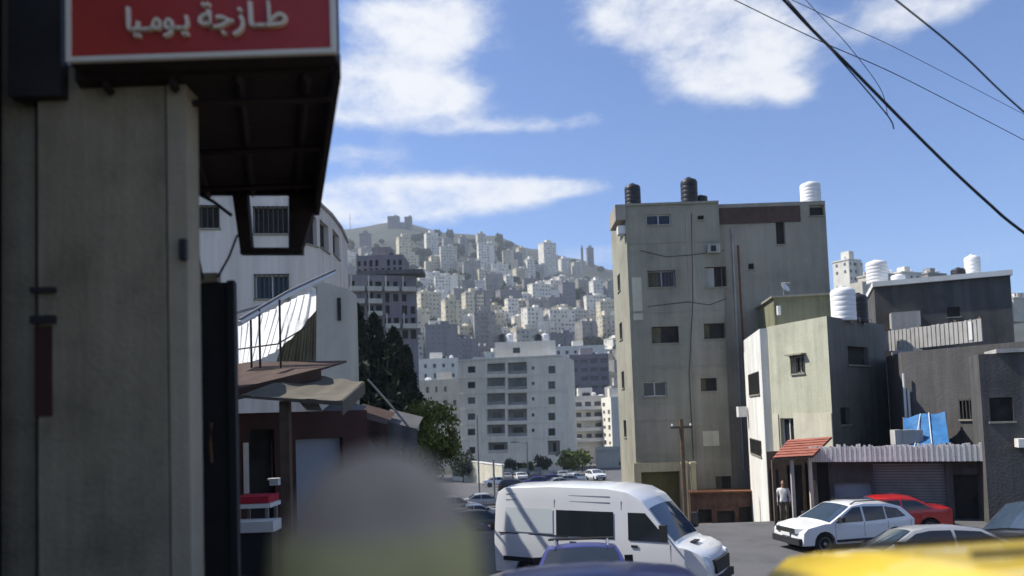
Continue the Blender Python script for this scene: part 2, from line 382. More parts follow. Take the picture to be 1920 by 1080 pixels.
def block(root, fp, z0, z1, m, holes=None, parapet=.5, roofm='roof_white', rv=.22, name='wall', edge_mats=None):
    """walls over a CCW footprint with openings per edge, a flat roof behind a parapet"""
    mb = MB(); n = len(fp); holes = holes or {}
    em = edge_mats or {}
    for i in range(n):
        if i in em: b_ = MB(); holed(b_, fp[i], fp[(i + 1) % n], z0, z1, holes.get(i, []), rv); b_.build('side_wall', em[i], root)
        else: holed(mb, fp[i], fp[(i + 1) % n], z0, z1, holes.get(i, []), rv)
    cen = sum((Vector(p).to_2d() for p in fp), Vector((0, 0))) / n
    ins = [tuple(cen + (Vector(p).to_2d() - cen) * (1 - .2 / max(.5, (Vector(p).to_2d() - cen).length))) for p in fp]
    k = len(mb.v)
    mb.v += [Vector((p[0], p[1], z1)) for p in fp] + [Vector((p[0], p[1], z1)) for p in ins] + [Vector((p[0], p[1], z1 - parapet)) for p in ins]
    for i in range(n):
        j = (i + 1) % n; mb.f += [(k + i, k + j, k + n + j, k + n + i), (k + n + i, k + n + j, k + 2 * n + j, k + 2 * n + i)]
    o = mb.build(name, m, root)
    r = MB(); r.add([(p[0], p[1], z1 - parapet) for p in ins], [tuple(range(n))]); r.build('roof', roofm, root)
    return o
def quad_fp(A, B, depth, back=None):
    """footprint with front edge A-B pushed back by depth"""
    A, t, n, Ln = edge_frame(A, B); return [tuple(A), tuple(A + t * Ln), tuple(A + t * Ln - n * depth), tuple(A - n * depth)]
def tank(px, py_base, Y, h, r, m, label, zbase=None, stand=.0, cat='water tank'):
    p = PY(px, py_base, Y); z = p.z if zbase is None else zbase
    t = thing('water_tank', label, cat, (p.x, p.y, z), 'roof water tanks')
    b = MB(); c = (p.x, p.y, z)
    prof = [(r * .97, .02), (r, .06)]
    for i in range(1, 6): zz = h * .84 * i / 6; prof += [(r, zz - .03), (r * .975, zz), (r, zz + .03)]
    prof += [(r, h * .84), (r * .9, h * .9), (r * .5, h * .96), (r * .3, h * .965)]
    b.lathe(prof, c, 24).build('barrel', m, t, smooth=40)
    MB().lathe([(r * .3, h * .955), (r * .3, h), (r * .22, h + .02)], c, 16).build('lid', m, t, smooth=40)
    f = MB()
    for a in range(4):
        x, y = c[0] + r * .6 * math.cos(a * math.pi / 2 + .7), c[1] + r * .6 * math.sin(a * math.pi / 2 + .7); f.box((x - .04, y - .04, z - .10), (x + .04, y + .04, z + .05))
    f.build('stand', 'metal_grey', t)
    MB().tube([(c[0] + r * .95, c[1] - .1, z + .15), (c[0] + r + .12, c[1] - .15, z + .15), (c[0] + r + .12, c[1] - .15, z - .1)], .02).build('pipe', 'metal_pipe', t)
    return t

# ---- the tall concrete house
def along(A, t, px, py):
    B = A + t * 5; return on_edge(A, B, px, py)[0]
YT = 45.0
TA = PY(1183, 640, YT).to_2d(); TX = Vector((1, 0))
uM = along(TA, TX, 1360, 640); uR = along(TA, TX, 1568, 640)
TM = TA + TX * uM
tz1 = on_edge(TA, TM, 1260, 384)[1]; tz2 = on_edge(TA, TM, 1530, 373)[1]
tall = thing('apartment_house', 'tall grey unplastered concrete house with black and white roof tanks beside the road', 'house', (TA.x, TA.y, -3))
fpL = quad_fp(TA, TM, 6.5)
WL = [((1216, 508, 1266, 538), 'bars'), ((1322, 500, 1362, 538), 'void'), ((1222, 612, 1273, 643), 'void'), ((1320, 606, 1360, 635), 'void'), ((1206, 716, 1250, 743), 'frame'), ((1314, 709, 1344, 733), 'void'), ((1212, 402, 1258, 421), 'frame'), ((1308, 404, 1320, 412), 'void'), ((1342, 893, 1372, 920), 'void'), ((1204, 884, 1276, 1010), 'olive')]
hs = [rect(fpL[0], fpL[1], *r[0]) for r in WL]
block(tall, fpL, -4, tz1, 'concrete', {0: hs, 3: [(2.0, 3.2, z, z + 1.1) for z in (3, 6.2, 9.4, 12.6)]}, .35)
for h, (r, st) in zip(hs, WL): window(tall, fpL[0], fpL[1], h, st, 'garage_door' if st == 'olive' else 'window')
for z in (3, 6.2, 9.4, 12.6): window(tall, fpL[3], fpL[0], (2.0, 3.2, z, z + 1.1), 'void')
RA = (TM.x + .004, TM.y + .45); RB = (TA.x + uR, TM.y + .45); fpR = quad_fp(RA, RB, 7.5)
WR = [((1455, 415, 1472, 458), 'void'), ((1518, 384, 1545, 404), 'void'), ((1403, 494, 1414, 505), 'void')]
hr = [rect(RA, RB, *r[0]) for r in WR]
block(tall, fpR, -4, tz2, 'concrete_warm', {0: hr}, .35)
for h, (r, st) in zip(hr, WR): window(tall, RA, RB, h, st)
u0, u1, z0, z1 = rect(RA, RB, 1362, 384, 1500, 418)
slab_on(RA, RB, .02, u1, z0, tz2 - .25, .004, .06).build('sheet_parapet', 'sheet_brown', tall)
slab_on(fpL[0], fpL[1], -.02, uM - .01, tz1 + .002, tz1 + .14, -.25, .10).build('coping', 'concrete', tall)
# floor bands, pier strips and patches of newer render
for py in (455, 585, 690, 790):
    z = on_edge(TA, TM, 1260, py)[1]; slab_on(fpL[0], fpL[1], .01, uM - .01, z, z + .12, .002, .03).build('floor_band', 'concrete', tall)
u = along(TA, TX, 1296, 500); slab_on(fpL[0], fpL[1], u - .22, u + .22, -4, tz1 - .4, .002, .02).build('pier', 'concrete_warm', tall)
u0, u1, z0, z1 = rect(TA, TM, 1318, 808, 1348, 836); slab_on(TA, TM, u0, u1, z0, z1, .002, .03).build('vent_cover', 'render_cream', tall)
# the overhanging slab and the air conditioner on the side wall
p = PY(1150, 385, YT + .6); MB().box((p.x, YT - .12, tz1 - .85), (TA.x - .003, YT + 2.6, tz1 + .10)).build('balcony', 'concrete_warm', tall)
p = PY(1158, 432, YT + .3); ac = MB().box((p.x, YT + .1, p.z - .25), (TA.x - .005, YT + .75, p.z + .25)).build('air_conditioner', 'frame_white', tall)
MB().lathe([(.2, 0), (.2, .02)], (0, 0, 0), 14).build('fan', 'plastic', ac)
f_ = bpy.data.objects[[c.name for c in ac.children][0]]; f_.rotation_euler = (R(90), 0, 0); f_.location = Vector((p.x + .4, YT + .095, p.z)) - ORG[tall.name]
# drain pipes
for px, y0, y1 in ((1372, 430, 880), (1384, 460, 720)):
    a = PY(px, y0, YT + .38); b = PY(px + 10, y1, YT + .38); MB().tube([(a.x, a.y, a.z), (a.x, a.y, b.z)], .055, 8).build('drain_pipe', 'metal_pipe' if px == 1372 else 'rust', tall)
for k, (px, py) in enumerate(((1336, 468),)):
    u, z = on_edge(TA, TM, px, py); a_ = slab_on(TA, TM, u - .38, u + .38, z - .25, z + .25, .05, .36).build('air_conditioner', 'frame_white' if k else 'metal_pipe', tall)
    slab_on(TA, TM, u - .2, u + .12, z - .18, z + .18, .362, .37).build('fan_grille', 'plastic', a_)
for k, pts_ in enumerate((((1200, 470), (1250, 482), (1300, 478), (1358, 470)), ((1296, 400), (1299, 560), (1292, 700), (1300, 860)), ((1362, 560), (1330, 572), (1290, 566), (1215, 575)))):
    mb = MB(); q_ = [on_edge(TA, TM, *p_) for p_ in pts_]; mb.tube([(TA.x + u, YT - .05, z) for u, z in q_], .018, 5); mb.build('wall_cable', 'cable', tall)
for h, (r, st) in zip(hs, WL):
    if st in ('void', 'bars') and h[1] - h[0] > .8: slab_on(TA, TM, h[0] + .05, h[0] + (h[1] - h[0]) * rnd.uniform(.25, .5), h[2] + .04, h[3] - .04, -.215, -.20).build('curtain', rnd.choice(['fabric_beige', 'render_grey', 'fabric_olive']), tall)
# patches of bare blockwork and newer cement
for (x0, y0, x1, y1, m_) in ((1186, 520, 1204, 600, 'render_cream'), (1300, 560, 1358, 596, 'concrete_warm'), (1196, 760, 1270, 850, 'concrete_warm'), (1298, 640, 1352, 700, 'concrete_warm')):
    slab_on(TA, TM, *rect(TA, TM, x0, y0, x1, y1), .002, .008).build('render_patch', m_, tall)
# garage frame
u0, u1, z0, z1 = hs[-1]
for a, b, c, d in ((u0 - .42, u0, -4, z1 + .55), (u1, u1 + .35, -4, z1 + .55), (u0, u1, z1, z1 + .55)): slab_on(TA, TM, a, b, c, d, .003, .14).build('door_frame', 'paint_cream', tall)
# brown lean-to at the foot of the house
lt = thing('lean_to', 'dark brown brick lean-to at the foot of the tall concrete house', 'shed', PY(1300, 1000, 43.4))
LA, LB = PY(1296, 950, 43.6), PY(1452, 950, 43.2)
fl = quad_fp(LA.to_2d(), LB.to_2d(), 1.2); hz_ = [rect(LA, LB, 1345, 958, 1378, 1004), rect(LA, LB, 1386, 950, 1420, 1004), rect(LA, LB, 1308, 955, 1335, 985)]
zt = on_edge(LA, LB, 1380, 922)[1]
block(lt, fl, -4, zt, 'brick_dark', {0: hz_}, .1, 'roof_dark', .5)
for h in hz_: window(lt, fl[0], fl[1], h, 'plain', 'opening').data.materials[0] = MAT['void']
slab_on(fl[0], fl[1], -.1, 4.8, zt + .002, zt + .08, -1.2, .35).build('roof_sheet', 'rust', lt)
for px, col in ((1325, 'wood_dark'), (1370, 'fabric_beige'), (1405, 'rust')):
    q = PY(px, 990, 42.9); MB().box((q.x - .35, q.y - .25, q.z - .6), (q.x + .35, q.y + .25, q.z + .25)).build('crate', col, lt)
tank(1187, 384, YT + 1.2, 1.75, .5, 'tank_black', 'slender black tank on the outer corner of the tall concrete house', tz1)
tank(1293, 378, YT + 1.0, 1.95, .52, 'tank_black', 'taller black tank in the middle of the tall concrete house roof', tz1)
tank(1314, 378, YT + 1.5, .95, .42, 'tank_black', 'short black tank touching the taller black tank on the concrete house', tz1)
tank(1520, 374, YT + 1.6, 1.55, .62, 'tank_white', 'white tank on the stair head of the tall concrete house', tz2)

# ---- narrow white house and yellow house
nw = thing('narrow_house', 'narrow house end with sunlit white side between concrete house and yellow house', 'house', PY(1432, 1000, 37))
A = PY(1399, 750, 43.5); B = PY(1431, 750, 37.0); D = PY(1447, 750, 36.9)
zt = on_edge(A, B, 1430, 612)[1]
fpn = [A.to_2d(), B.to_2d(), D.to_2d(), Vector((A.x + .9, A.y))]
wv = [rect(A, B, 1405, 700, 1424, 740), rect(A, B, 1408, 825, 1428, 852)]
block(nw, fpn, -4, zt, 'render_white', {0: wv}, .3)
for h in wv: window(nw, fpn[0], fpn[1], h, 'bars')
q = PY(1391, 772, 43); MB().box((q.x - .25, q.y - .2, q.z - .3), (q.x + .25, q.y + .2, q.z + .3)).build('meter_box', 'frame_white', nw)
yh = thing('corner_house', 'pale yellow two storey house with sunlit wall and one small barred window', 'house', PY(1556, 1000, 34))
A = PY(1446, 720, 36.6); K = PY(1557, 720, 33.0); E_ = PY(1664, 720, 37.5)
zt = on_edge(A, K, 1553, 592)[1]
fpy = [A.to_2d(), K.to_2d(), E_.to_2d(), E_.to_2d() + Vector((-2.0, 5.0)), A.to_2d() + Vector((.8, 4.2))]
h0 = [rect(A, K, 1484, 668, 1508, 700), rect(A, K, 1464, 784, 1489, 846)]; h1 = [rect(K, E_, 1590, 650, 1628, 684), rect(K, E_, 1576, 764, 1594, 796)]
block(yh, fpy, -2, zt, 'render_yellow', {0: h0, 1: h1}, .35, 'roof_white', edge_mats={1: 'grey_side'})  # right-hand face gets a darker grey than the other walls
window(yh, fpy[0], fpy[1], h0[0], 'bars'); window(yh, fpy[0], fpy[1], h0[1], 'frame')
for h in h1: window(yh, fpy[1], fpy[2], h, 'void')
Ln = (fpy[1] - fpy[0]).length
zb = on_edge(A, K, 1500, 776)[1]; slab_on(fpy[0], fpy[1], .01, h0[1][0] - .08, -2, zb, .003, .05).build('plinth', 'render_cream', yh); slab_on(fpy[0], fpy[1], h0[1][1] + .08, Ln - .01, -2, zb, .003, .05).build('plinth', 'render_cream', yh)
slab_on(fpy[0], fpy[1], h0[0][0] - .15, h0[0][1] + .15, h0[0][3] + .05, h0[0][3] + .12, .0, .28).build('window_hood', 'concrete', yh)
us = thing('roof_room', 'shaded olive upper storey set back behind the pale yellow house', 'house', PY(1500, 620, 40))
A2, B2 = PY(1452, 590, 41.0), PY(1566, 590, 40.6)
zt2 = on_edge(A2, B2, 1500, 556)[1]
fpu = quad_fp(A2.to_2d(), B2.to_2d(), 4.5); block(us, fpu, -2, zt2, 'render_olive', {}, .2)
slab_on(fpu[0], fpu[1], -.15, 3.5, zt2 + .002, zt2 + .10, -4.5, .2).build('roof_slab', 'concrete', us)
q = PY(1460, 582, 40.7); MB().box((q.x - .08, q.y - .1, q.z - .25), (q.x + .08, q.y + .1, q.z + .25)).build('lamp', 'frame_white', us)
# satellite dish on its roof
q = PY(1470, 556, 41.5); dish = thing('satellite_dish', 'small satellite dish on the olive upper storey', 'dish', (q.x, q.y, zt2 + .1))
MB().tube([(q.x, q.y, zt2 + .05), (q.x, q.y, zt2 + .6)], .03).build('mast', 'metal_grey', dish)
b = MB().lathe([(.02, 0), (.18, .03), (.32, .10), (.33, .115), (.18, .05), (.02, .02)], (0, 0, 0), 16); mt = Matrix.Translation((q.x, q.y - .05, zt2 + .6)) @ Euler((R(60), 0, R(40))).to_matrix().to_4x4(); b.v = [mt @ v for v in b.v]; b.build('reflector', 'frame_white', dish, smooth=40)
MB().tube([mt @ Vector((0, .3, .1)), mt @ Vector((0, 0, .45))], .015).build('arm', 'metal_grey', dish)
tank(1583, 607, 34.6, 1.65, .55, 'tank_white', 'large white tank on the corner of the yellow house roof', zt - .1)
tank(1611, 605, 35.6, 1.45, .42, 'tank_black', 'dark tank standing behind the large white tank of the yellow house', zt - .1)

# ---- long dark building behind, with a white roof slab
rb = thing('workshop_building', 'long shaded concrete building with a bright white roof slab and tanks on top', 'building', PY(1780, 700, 50))
A, B = PY(1640, 560, 52), PY(1897, 560, 49)
zt = on_edge(A, B, 1760, 528)[1]; fpb = quad_fp(A.to_2d(), B.to_2d(), 9)
hb = [rect(A, B, 1776, 576, 1800, 594)]
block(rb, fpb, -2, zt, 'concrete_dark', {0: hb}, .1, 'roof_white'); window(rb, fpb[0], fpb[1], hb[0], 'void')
Lb = (Vector(fpb[1]) - Vector(fpb[0])).length
slab_on(fpb[0], fpb[1], -.1, Lb + .1, zt + .002, zt + .35, -9.1, .25).build('roof_slab', 'roof_white', rb)
u0, u1, z0, z1 = rect(A, B, 1668, 588, 1722, 622); slab_on(fpb[0], fpb[1], u0, u1, -2, z1, .003, 1.2).build('annex', 'render_grey', rb)
tank(1645, 529, 53.5, 1.75, .72, 'tank_white', 'white tank at the near end of the long white roof slab', zt + .45)
tank(1684, 524, 56, 1.1, .5, 'tank_white', 'small white tank second along the long white roof slab', zt + .45)
tank(1745, 521, 57, .8, .5, 'tank_white', 'low white tank midway along the long white roof slab', zt + .45)
tank(1797, 512, 54.5, 1.15, .5, 'tank_black', 'dark tank touching the tallest white tank on the white roof slab', zt + .45)
tank(1824, 510, 54, 2.0, .52, 'tank_white', 'tallest white tank near the far end of the white roof slab', zt + .45)

# ---- dark street front on the plaza
df = thing('street_house', 'dark shaded house with grey sheet parapet and blue tarpaulin below', 'house', PY(1750, 990, 32))
A = PY(1666, 740, 36.0); B = PY(1694, 740, 33.0); D = PY(1960, 740, 28.5)
zt = on_edge(B, D, 1750, 655)[1]; fpd = [A.to_2d(), B.to_2d(), D.to_2d(), D.to_2d() + Vector((2, 7)), A.to_2d() + Vector((2.2, 3))]
hd = [rect(B, D, 1800, 750, 1826, 786), rect(B, D, 1842, 742, 1904, 792)]
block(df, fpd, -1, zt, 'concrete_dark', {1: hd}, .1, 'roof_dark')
for h in hd: window(df, fpd[1], fpd[2], h, 'bars_void')
for i, px in enumerate((1694, 1703)):
    a = PY(px, 700 + 30 * i, 32.7); MB().tube([(a.x, a.y, a.z), (a.x, a.y, 1.0)], .06, 8).build('drain_pipe', 'frame_white', df)
par = thing('sheet_parapet', 'light grey corrugated sheet parapet above the dark street house', 'parapet', PY(1750, 660, 33.5))
A2 = PY(1657, 645, 35.2).to_2d(); B2 = PY(1842, 630, 30.8).to_2d(); z0 = on_edge(A2, B2, 1700, 655)[1]; z1 = on_edge(A2, B2, 1700, 617)[1]
n_ = 46; Lp = (B2 - A2).length
mb = MB()
for i in range(n_):
    s_ = slab_on(A2, B2, Lp * i / n_, Lp * (i + 1) / n_ - .002, z0, z1 + rnd.uniform(0, .04), -.03, .0 + (.03 if i % 2 else .0)); mb.add(s_.v, s_.f)
mb.build('corrugated_sheet', 'metal_pipe', par, kind='stuff')
for u in (.3, Lp * .4, Lp * .75, Lp - .1): slab_on(A2, B2, u - .05, u + .05, z0 - .05, z1 + .12, -.14, -.035).build('post', 'wood_dark', par)
slab_on(A2, B2, Lp - .55, Lp - .4, z0 + .1, z1 - .05, .035, .05).build('notice', 'frame_white', par)
blk = thing('low_house', 'dark low house at the edge of the frame past the blue tarpaulin', 'house', PY(1900, 990, 27))
A2, B2 = PY(1842, 780, 27.6), PY(1990, 780, 26.8); zt3 = on_edge(A2, B2, 1880, 662)[1]; fpk = quad_fp(A2.to_2d(), B2.to_2d(), 1.5)
hk = [rect(A2, B2, 1856, 745, 1900, 790)]
block(blk, fpk, -1, zt3, 'concrete_dark', {0: hk}, .1, 'roof_dark'); window(blk, fpk[0], fpk[1], hk[0], 'void')
slab_on(fpk[0], fpk[1], .55, 3, zt3 + .002, zt3 + .15, -1.5, .15).build('roof_slab', 'render_grey', blk)
slab_on(fpk[0], fpk[1], .95, 3, on_edge(A2, B2, 1900, 838)[1], on_edge(A2, B2, 1900, 822)[1], .004, .5).build('shelf', 'render_white', blk)
# blue tarpaulin
tp = thing('tarpaulin', 'blue plastic tarpaulin stretched over the shop roof', 'tarpaulin', PY(1735, 835, 31))
nu, nv = 10, 8; mb = MB(); P00, P10, P01, P11 = PY(1697, 842, 30.2), PY(1780, 832, 29.2), PY(1694, 782, 32.2), PY(1772, 772, 31.2)
for j in range(nv + 1):
    for i in range(nu + 1):
        a, b = i / nu, j / nv; p = P00 * (1 - a) * (1 - b) + P10 * a * (1 - b) + P01 * (1 - a) * b + P11 * a * b
        mb.v.append(p + Vector((0, 0, .05 * math.sin(a * 9 + b * 4) - .10 * math.sin(b * 3.14) + rnd.uniform(-.015, .015))))
for j in range(nv):
    for i in range(nu): k = j * (nu + 1) + i; mb.f.append((k, k + 1, k + nu + 2, k + nu + 1))
mb.build('sheet', 'tarp_blue', tp, smooth=60)
for a, b in ((P00 * .4 + P10 * .6, P01 * .4 + P11 * .6), (P00 * .8 + P10 * .2, P01 * .6 + P11 * .4)):
    MB().tube([a + Vector((0, -.05, .02)), (a + b) / 2 + Vector((0, -.05, -.02)), b + Vector((0, -.05, .05))], .02).build('rope', 'frame_white', tp)
for p in (P01, P11): MB().tube([(p.x, p.y, p.z), (p.x, p.y, 1.5)], .04).build('pole', 'metal_grey', tp)

# ---- row of shops under the houses
sh = thing('shop_row', 'shaded row of street shops with a pale corrugated fascia under the houses', 'shop', PY(1650, 980, 31))
A, B = PY(1520, 900, 31.2), PY(1850, 900, 28.6); zf = on_edge(A, B, 1650, 862)[1]; fps = quad_fp(A.to_2d(), B.to_2d(), 1.4)
hsx = [rect(A, B, 1534, 868, 1556, 990), rect(A, B, 1640, 868, 1776, 990), rect(A, B, 1566, 905, 1636, 990), rect(A, B, 1790, 890, 1838, 990)]
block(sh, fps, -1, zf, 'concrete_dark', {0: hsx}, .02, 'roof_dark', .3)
for i, (h, m_) in enumerate(zip(hsx, ('void', 'metal_grey', 'shutter_blue', 'void'))):
    u0, u1, z0, z1 = h
    if m_ == 'void': window(sh, fps[0], fps[1], h, 'void', 'doorway'); continue
    st = slab_on(fps[0], fps[1], u0, u1, z0, z1, -.3, -.27).build('shutter', m_ if i == 2 else 'concrete_dark', sh)
    k = 0; z = z0
    while z < z1 - .05: slab_on(fps[0], fps[1], u0, u1, z, min(z + .085, z1), -.268, -.25).build('slat', m_ if i == 2 else 'metal_grey', st); z += .11
Ls = (Vector(fps[1]) - Vector(fps[0])).length; zt4 = on_edge(A, B, 1650, 832)[1]; mb = MB(); n_ = 70
for i in range(n_):
    s_ = slab_on(fps[0], fps[1], Ls * i / n_, Ls * (i + 1) / n_ - .01, zf - .02, zt4 + rnd.uniform(-.07, .05), .75, .78 + (.03 if i % 2 else 0)); mb.add(s_.v, s_.f)
mb.build('fascia', 'render_white', sh, kind='stuff')
slab_on(fps[0], fps[1], 0, Ls, zf + .003, zf + .05, -1.4, .74).build('canopy', 'roof_dark', sh)
for px, w_ in ((1700, .5), (1718, .35), (1681, .3)):
    q = PY(px, 822, 30.5); MB().box((q.x - w_ / 2, q.y - .2, zf + .05), (q.x + w_ / 2, q.y + .2, q.z + .35)).build('roof_clutter', 'render_grey', sh)
rc = thing('tiled_canopy', 'red tiled lean-to canopy over the doorways below the yellow house', 'canopy', PY(1500, 980, 31))
E0, E1, R0, R1 = PY(1449, 860, 29.6), PY(1524, 856, 29.2), PY(1478, 826, 32.4), PY(1560, 820, 32.0)
mb = MB().extr([E0, E1, R1, R0], (0, 0, -.05)); mb.build('deck', 'wood_dark', rc)
for i in range(11):
    for j in range(7):
        a0, a1, b0, b1 = i / 11, (i + .94) / 11, j / 7, (j + 1.08) / 7
        f = lambda a, b: E0 * (1 - a) * (1 - b) + E1 * a * (1 - b) + R0 * (1 - a) * b + R1 * a * b
        MB().extr([f(a0, b0) + Vector((0, 0, .055)), f(a1, b0) + Vector((0, 0, .055)), f(a1, b1) + Vector((0, 0, .025)), f(a0, b1) + Vector((0, 0, .025))], (0, 0, -.02)).build('tile', 'red_tile', rc)
for px, col in ((1449, 'wood_dark'), (1484, 'metal_pipe'), (1518, 'render_cream')):
    q = PY(px, 862, 29.8); MB().box((q.x - .06, q.y - .06, -.3), (q.x + .06, q.y + .06, q.z - .02)).build('post', col, rc)
kg = thing('back_wall_shop', 'dark green doored shop wall under the red tiled canopy', 'shop', PY(1490, 980, 33))
A, B = PY(1440, 900, 33.2), PY(1560, 900, 32.4); fpg = quad_fp(A.to_2d(), B.to_2d(), .4); hg = [rect(A, B, 1478, 872, 1506, 990), rect(A, B, 1512, 868, 1530, 990), rect(A, B, 1445, 880, 1462, 990)]
block(kg, fpg, -1, on_edge(A, B, 1500, 846)[1], 'wood_dark', {0: hg}, .02, 'roof_dark', .3)
for h in hg: window(kg, fpg[0], fpg[1], h, 'void', 'doorway').data.materials[0] = MAT['door_green' if h is hg[2] else 'void']

# ---- left: shop pillar, sign and canopy
YP = 5.7
pl = thing('shop_pillar', 'grey rendered shop pillar under the red sign', 'pillar', PY(230, 1300, YP))
a = PY(72, 700, YP).x; b = PY(318, 700, YP).x; c = PY(352, 430, YP).x; zt = PY(230, 118, YP).z
MB().box((a, YP, 1.2), (b - .012, YP + .2, zt)).build('panel', 'wall_shop', pl)
MB().box((b + .006, YP - .012, 1.2), (c, YP + .22, zt)).build('corner_trim', 'wall_shop_trim', pl)
MB().box((b - .012, YP + .03, 1.2), (b + .006, YP + .19, zt)).build('joint', 'black_paint', pl)
for py, h_ in ((600, .03), (545, .02)):
    q = PY(85, py, YP); MB().box((q.x - .09, YP - .05, q.z - h_), (q.x + .09, YP - .002, q.z + h_)).build('bracket', 'black_paint', pl)
q0, q1 = PY(66, 612, YP), PY(104, 780, YP); MB().box((q0.x, YP - .01, q1.z), (q1.x - .02, YP - .003, q0.z)).build('sticker', 'panel_red', pl)
q = PY(349, 470, YP); MB().box((q.x - .03, YP - .06, q.z - .08), (q.x + .02, YP - .013, q.z + .08)).build('latch', 'black_paint', pl)
sw = thing('shop_wall', 'dark shop wall with pipes at the edge of the picture', 'wall', PY(10, 1300, YP))
a0 = PY(-500, 700, YP).x; a1 = PY(60, 700, YP).x
MB().box((-16, -9, 1.0), (-3.80, YP - .25, 10.1)).build('shade_shop_body', 'wall_shop', sw)  # mostly unseen block added to shade the near person, height set for that
MB().box((-16, YP - .248, 9.2), (PY(128, 118, 5.35).x - .02, YP + 2.6, 10.0)).build('upper_storey', 'wall_shop', sw)  # top lowered together with the shop block to shorten the shadow
MB().box((-14, 9.0, 0), (-6.7, 17.5, 7.4)).build('added_shade_body', 'wall_shop', sw)  # unseen block added behind the gate to keep the shop front shaded
MB().box((a0, YP + .12, 1.2), (a1 - .30, YP + .3, 9.0)).build('wall_panel', 'black_paint', sw)
MB().box((a1 - .30, YP + .1, 1.2), (a1 - .04, YP + .3, 9.0)).build('jamb', 'wall_shop', sw)
MB().box((a1 - .035, YP + .16, 1.2), (a - .002, YP + .3, 9.0)).build('recess', 'black_paint', sw)
for k, (dx, r) in enumerate(((-.01, .025), (.03, .015))):
    MB().tube([(a1 + dx, YP + .12, 1.2), (a1 + dx, YP + .12, 8.8)], r, 8).build('pipe', 'black_paint' if k == 0 else 'metal_grey', sw)
MB().box((a1 - .12, YP - .10, PY(80, 190, YP).z), (PY(124, 118, YP).x + .02, YP - .003, 8.9)).build('corner_box', 'black_paint', sw)
# sign box
YS = 5.35
sg = thing('shop_sign', 'red shop sign with cream border and cream Arabic lettering', 'sign', PY(380, 118, YS))
s0 = PY(126, 118, YS); s1 = PY(631, 118, YS); zb = s0.z; ztop = zb + 1.35
MB().box((s0.x, YS + .02, zb), (s1.x - .02, YS + .20, ztop)).build('box', 'dark_brown', sg)
fw = .036
MB().box((s0.x + fw, YS - .004, zb + fw), (s1.x - fw, YS + .015, ztop - fw)).build('face', 'sign_red', sg)
for k, (lo, hi) in enumerate((((s0.x, zb), (s1.x, zb + fw)), ((s0.x, ztop - fw), (s1.x, ztop)), ((s0.x, zb + fw), (s0.x + fw, ztop - fw)), ((s1.x - fw, zb + fw), (s1.x, ztop - fw)))):
    MB().box((lo[0], YS - .02, lo[1]), (hi[0], YS + .018, hi[1])).build('border', 'sign_cream', sg)
def text_mesh(body):
    fc = bpy.data.curves.new('lettering', 'FONT'); fc.body = body; fc.extrude = .004; fc.bevel_depth = .026; fc.bevel_resolution = 0; fc.resolution_u = 4
    fo = bpy.data.objects.new('tmp_text', fc); C.objects.link(fo); bpy.context.view_layer.update()
    me = bpy.data.meshes.new_from_object(fo.evaluated_get(bpy.context.evaluated_depsgraph_get())); bpy.data.objects.remove(fo); return me
for (body, x0, x1, y0, y1) in (("\uFE8E\uFEF4\u0640\uFEE3\uFEEE\u0640\uFEF3", 240, 357, 14, 76), ("\uFE94\uFE9F\uFEAF\uFE8E\u0640\uFEC3", 374, 540, 5, 72)):
    me = text_mesh(body); xs_ = [v.co.x for v in me.vertices]; ys_ = [v.co.y for v in me.vertices]; l0, l1 = PY(x0, y1, YS), PY(x1, y0, YS); k0 = PY((x0 + x1) / 2, y1, YS).z; k1 = PY((x0 + x1) / 2, y0, YS).z
    for v in me.vertices:
        v.co = Vector((l0.x + (v.co.x - min(xs_)) / (max(xs_) - min(xs_)) * (l1.x - l0.x), YS - .012 + v.co.z, k0 + (v.co.y - min(ys_)) / (max(ys_) - min(ys_)) * (k1 - k0))) - ORG[sg.name]
    me.materials.clear(); me.materials.append(MAT['sign_letter'])
    for p_ in me.polygons: p_.material_index = 0
    lo_ = bpy.data.objects.new('lettering', me); C.objects.link(lo_); lo_.parent = sg
q = PY(632, 80, YS); MB().lathe([(.012, 0), (.012, .01)], (0, 0, 0), 8).build('bolt', 'black_paint', sg); bpy.data.objects['bolt'].rotation_euler = (R(90), 0, 0); bpy.data.objects['bolt'].location = Vector((q.x - .01, YS - .02, q.z)) - ORG[sg.name]
# canopy behind the sign with hanging frame
cn = thing('shop_canopy', 'dark brown canopy with an empty hanging frame behind the red sign', 'canopy', PY(480, 350, 7.5))
zc = zb - .03; C0, C1, C2, C3 = (PY(140, 300, YS + .2).x, YS + .21), (s1.x - .08, YS + .21), (PY(588, 362, 8.2).x, 8.2), (PY(372, 362, 8.2).x - .6, 8.2)
zc8 = PY(480, 358, 8.2).z
mb = MB(); mb.add([(C0[0], C0[1], zc), (C1[0], C1[1], zc), (C2[0], C2[1], zc8), (C3[0], C3[1], zc8), (C0[0], C0[1], zc + .12), (C1[0], C1[1], zc + .12), (C2[0], C2[1], zc8 + .12), (C3[0], C3[1], zc8 + .12)], [(0, 1, 2, 3)[::-1], (4, 5, 6, 7), (0, 1, 5, 4), (1, 2, 6, 5), (2, 3, 7, 6), (3, 0, 4, 7)])
mb.build('soffit', 'dark_brown', cn)
for k in range(4):      # rafters below the soffit
    t0 = .12 + .26 * k; pa = Vector((C0[0], C0[1], zc)).lerp(Vector((C1[0], C1[1], zc)), t0); pb = Vector((C3[0], C3[1], zc8)).lerp(Vector((C2[0], C2[1], zc8)), t0)
    MB().tube([pa + Vector((0, 0, -.04)), pb + Vector((0, 0, -.04))], .035, 4).build('rafter', 'dark_brown', cn)
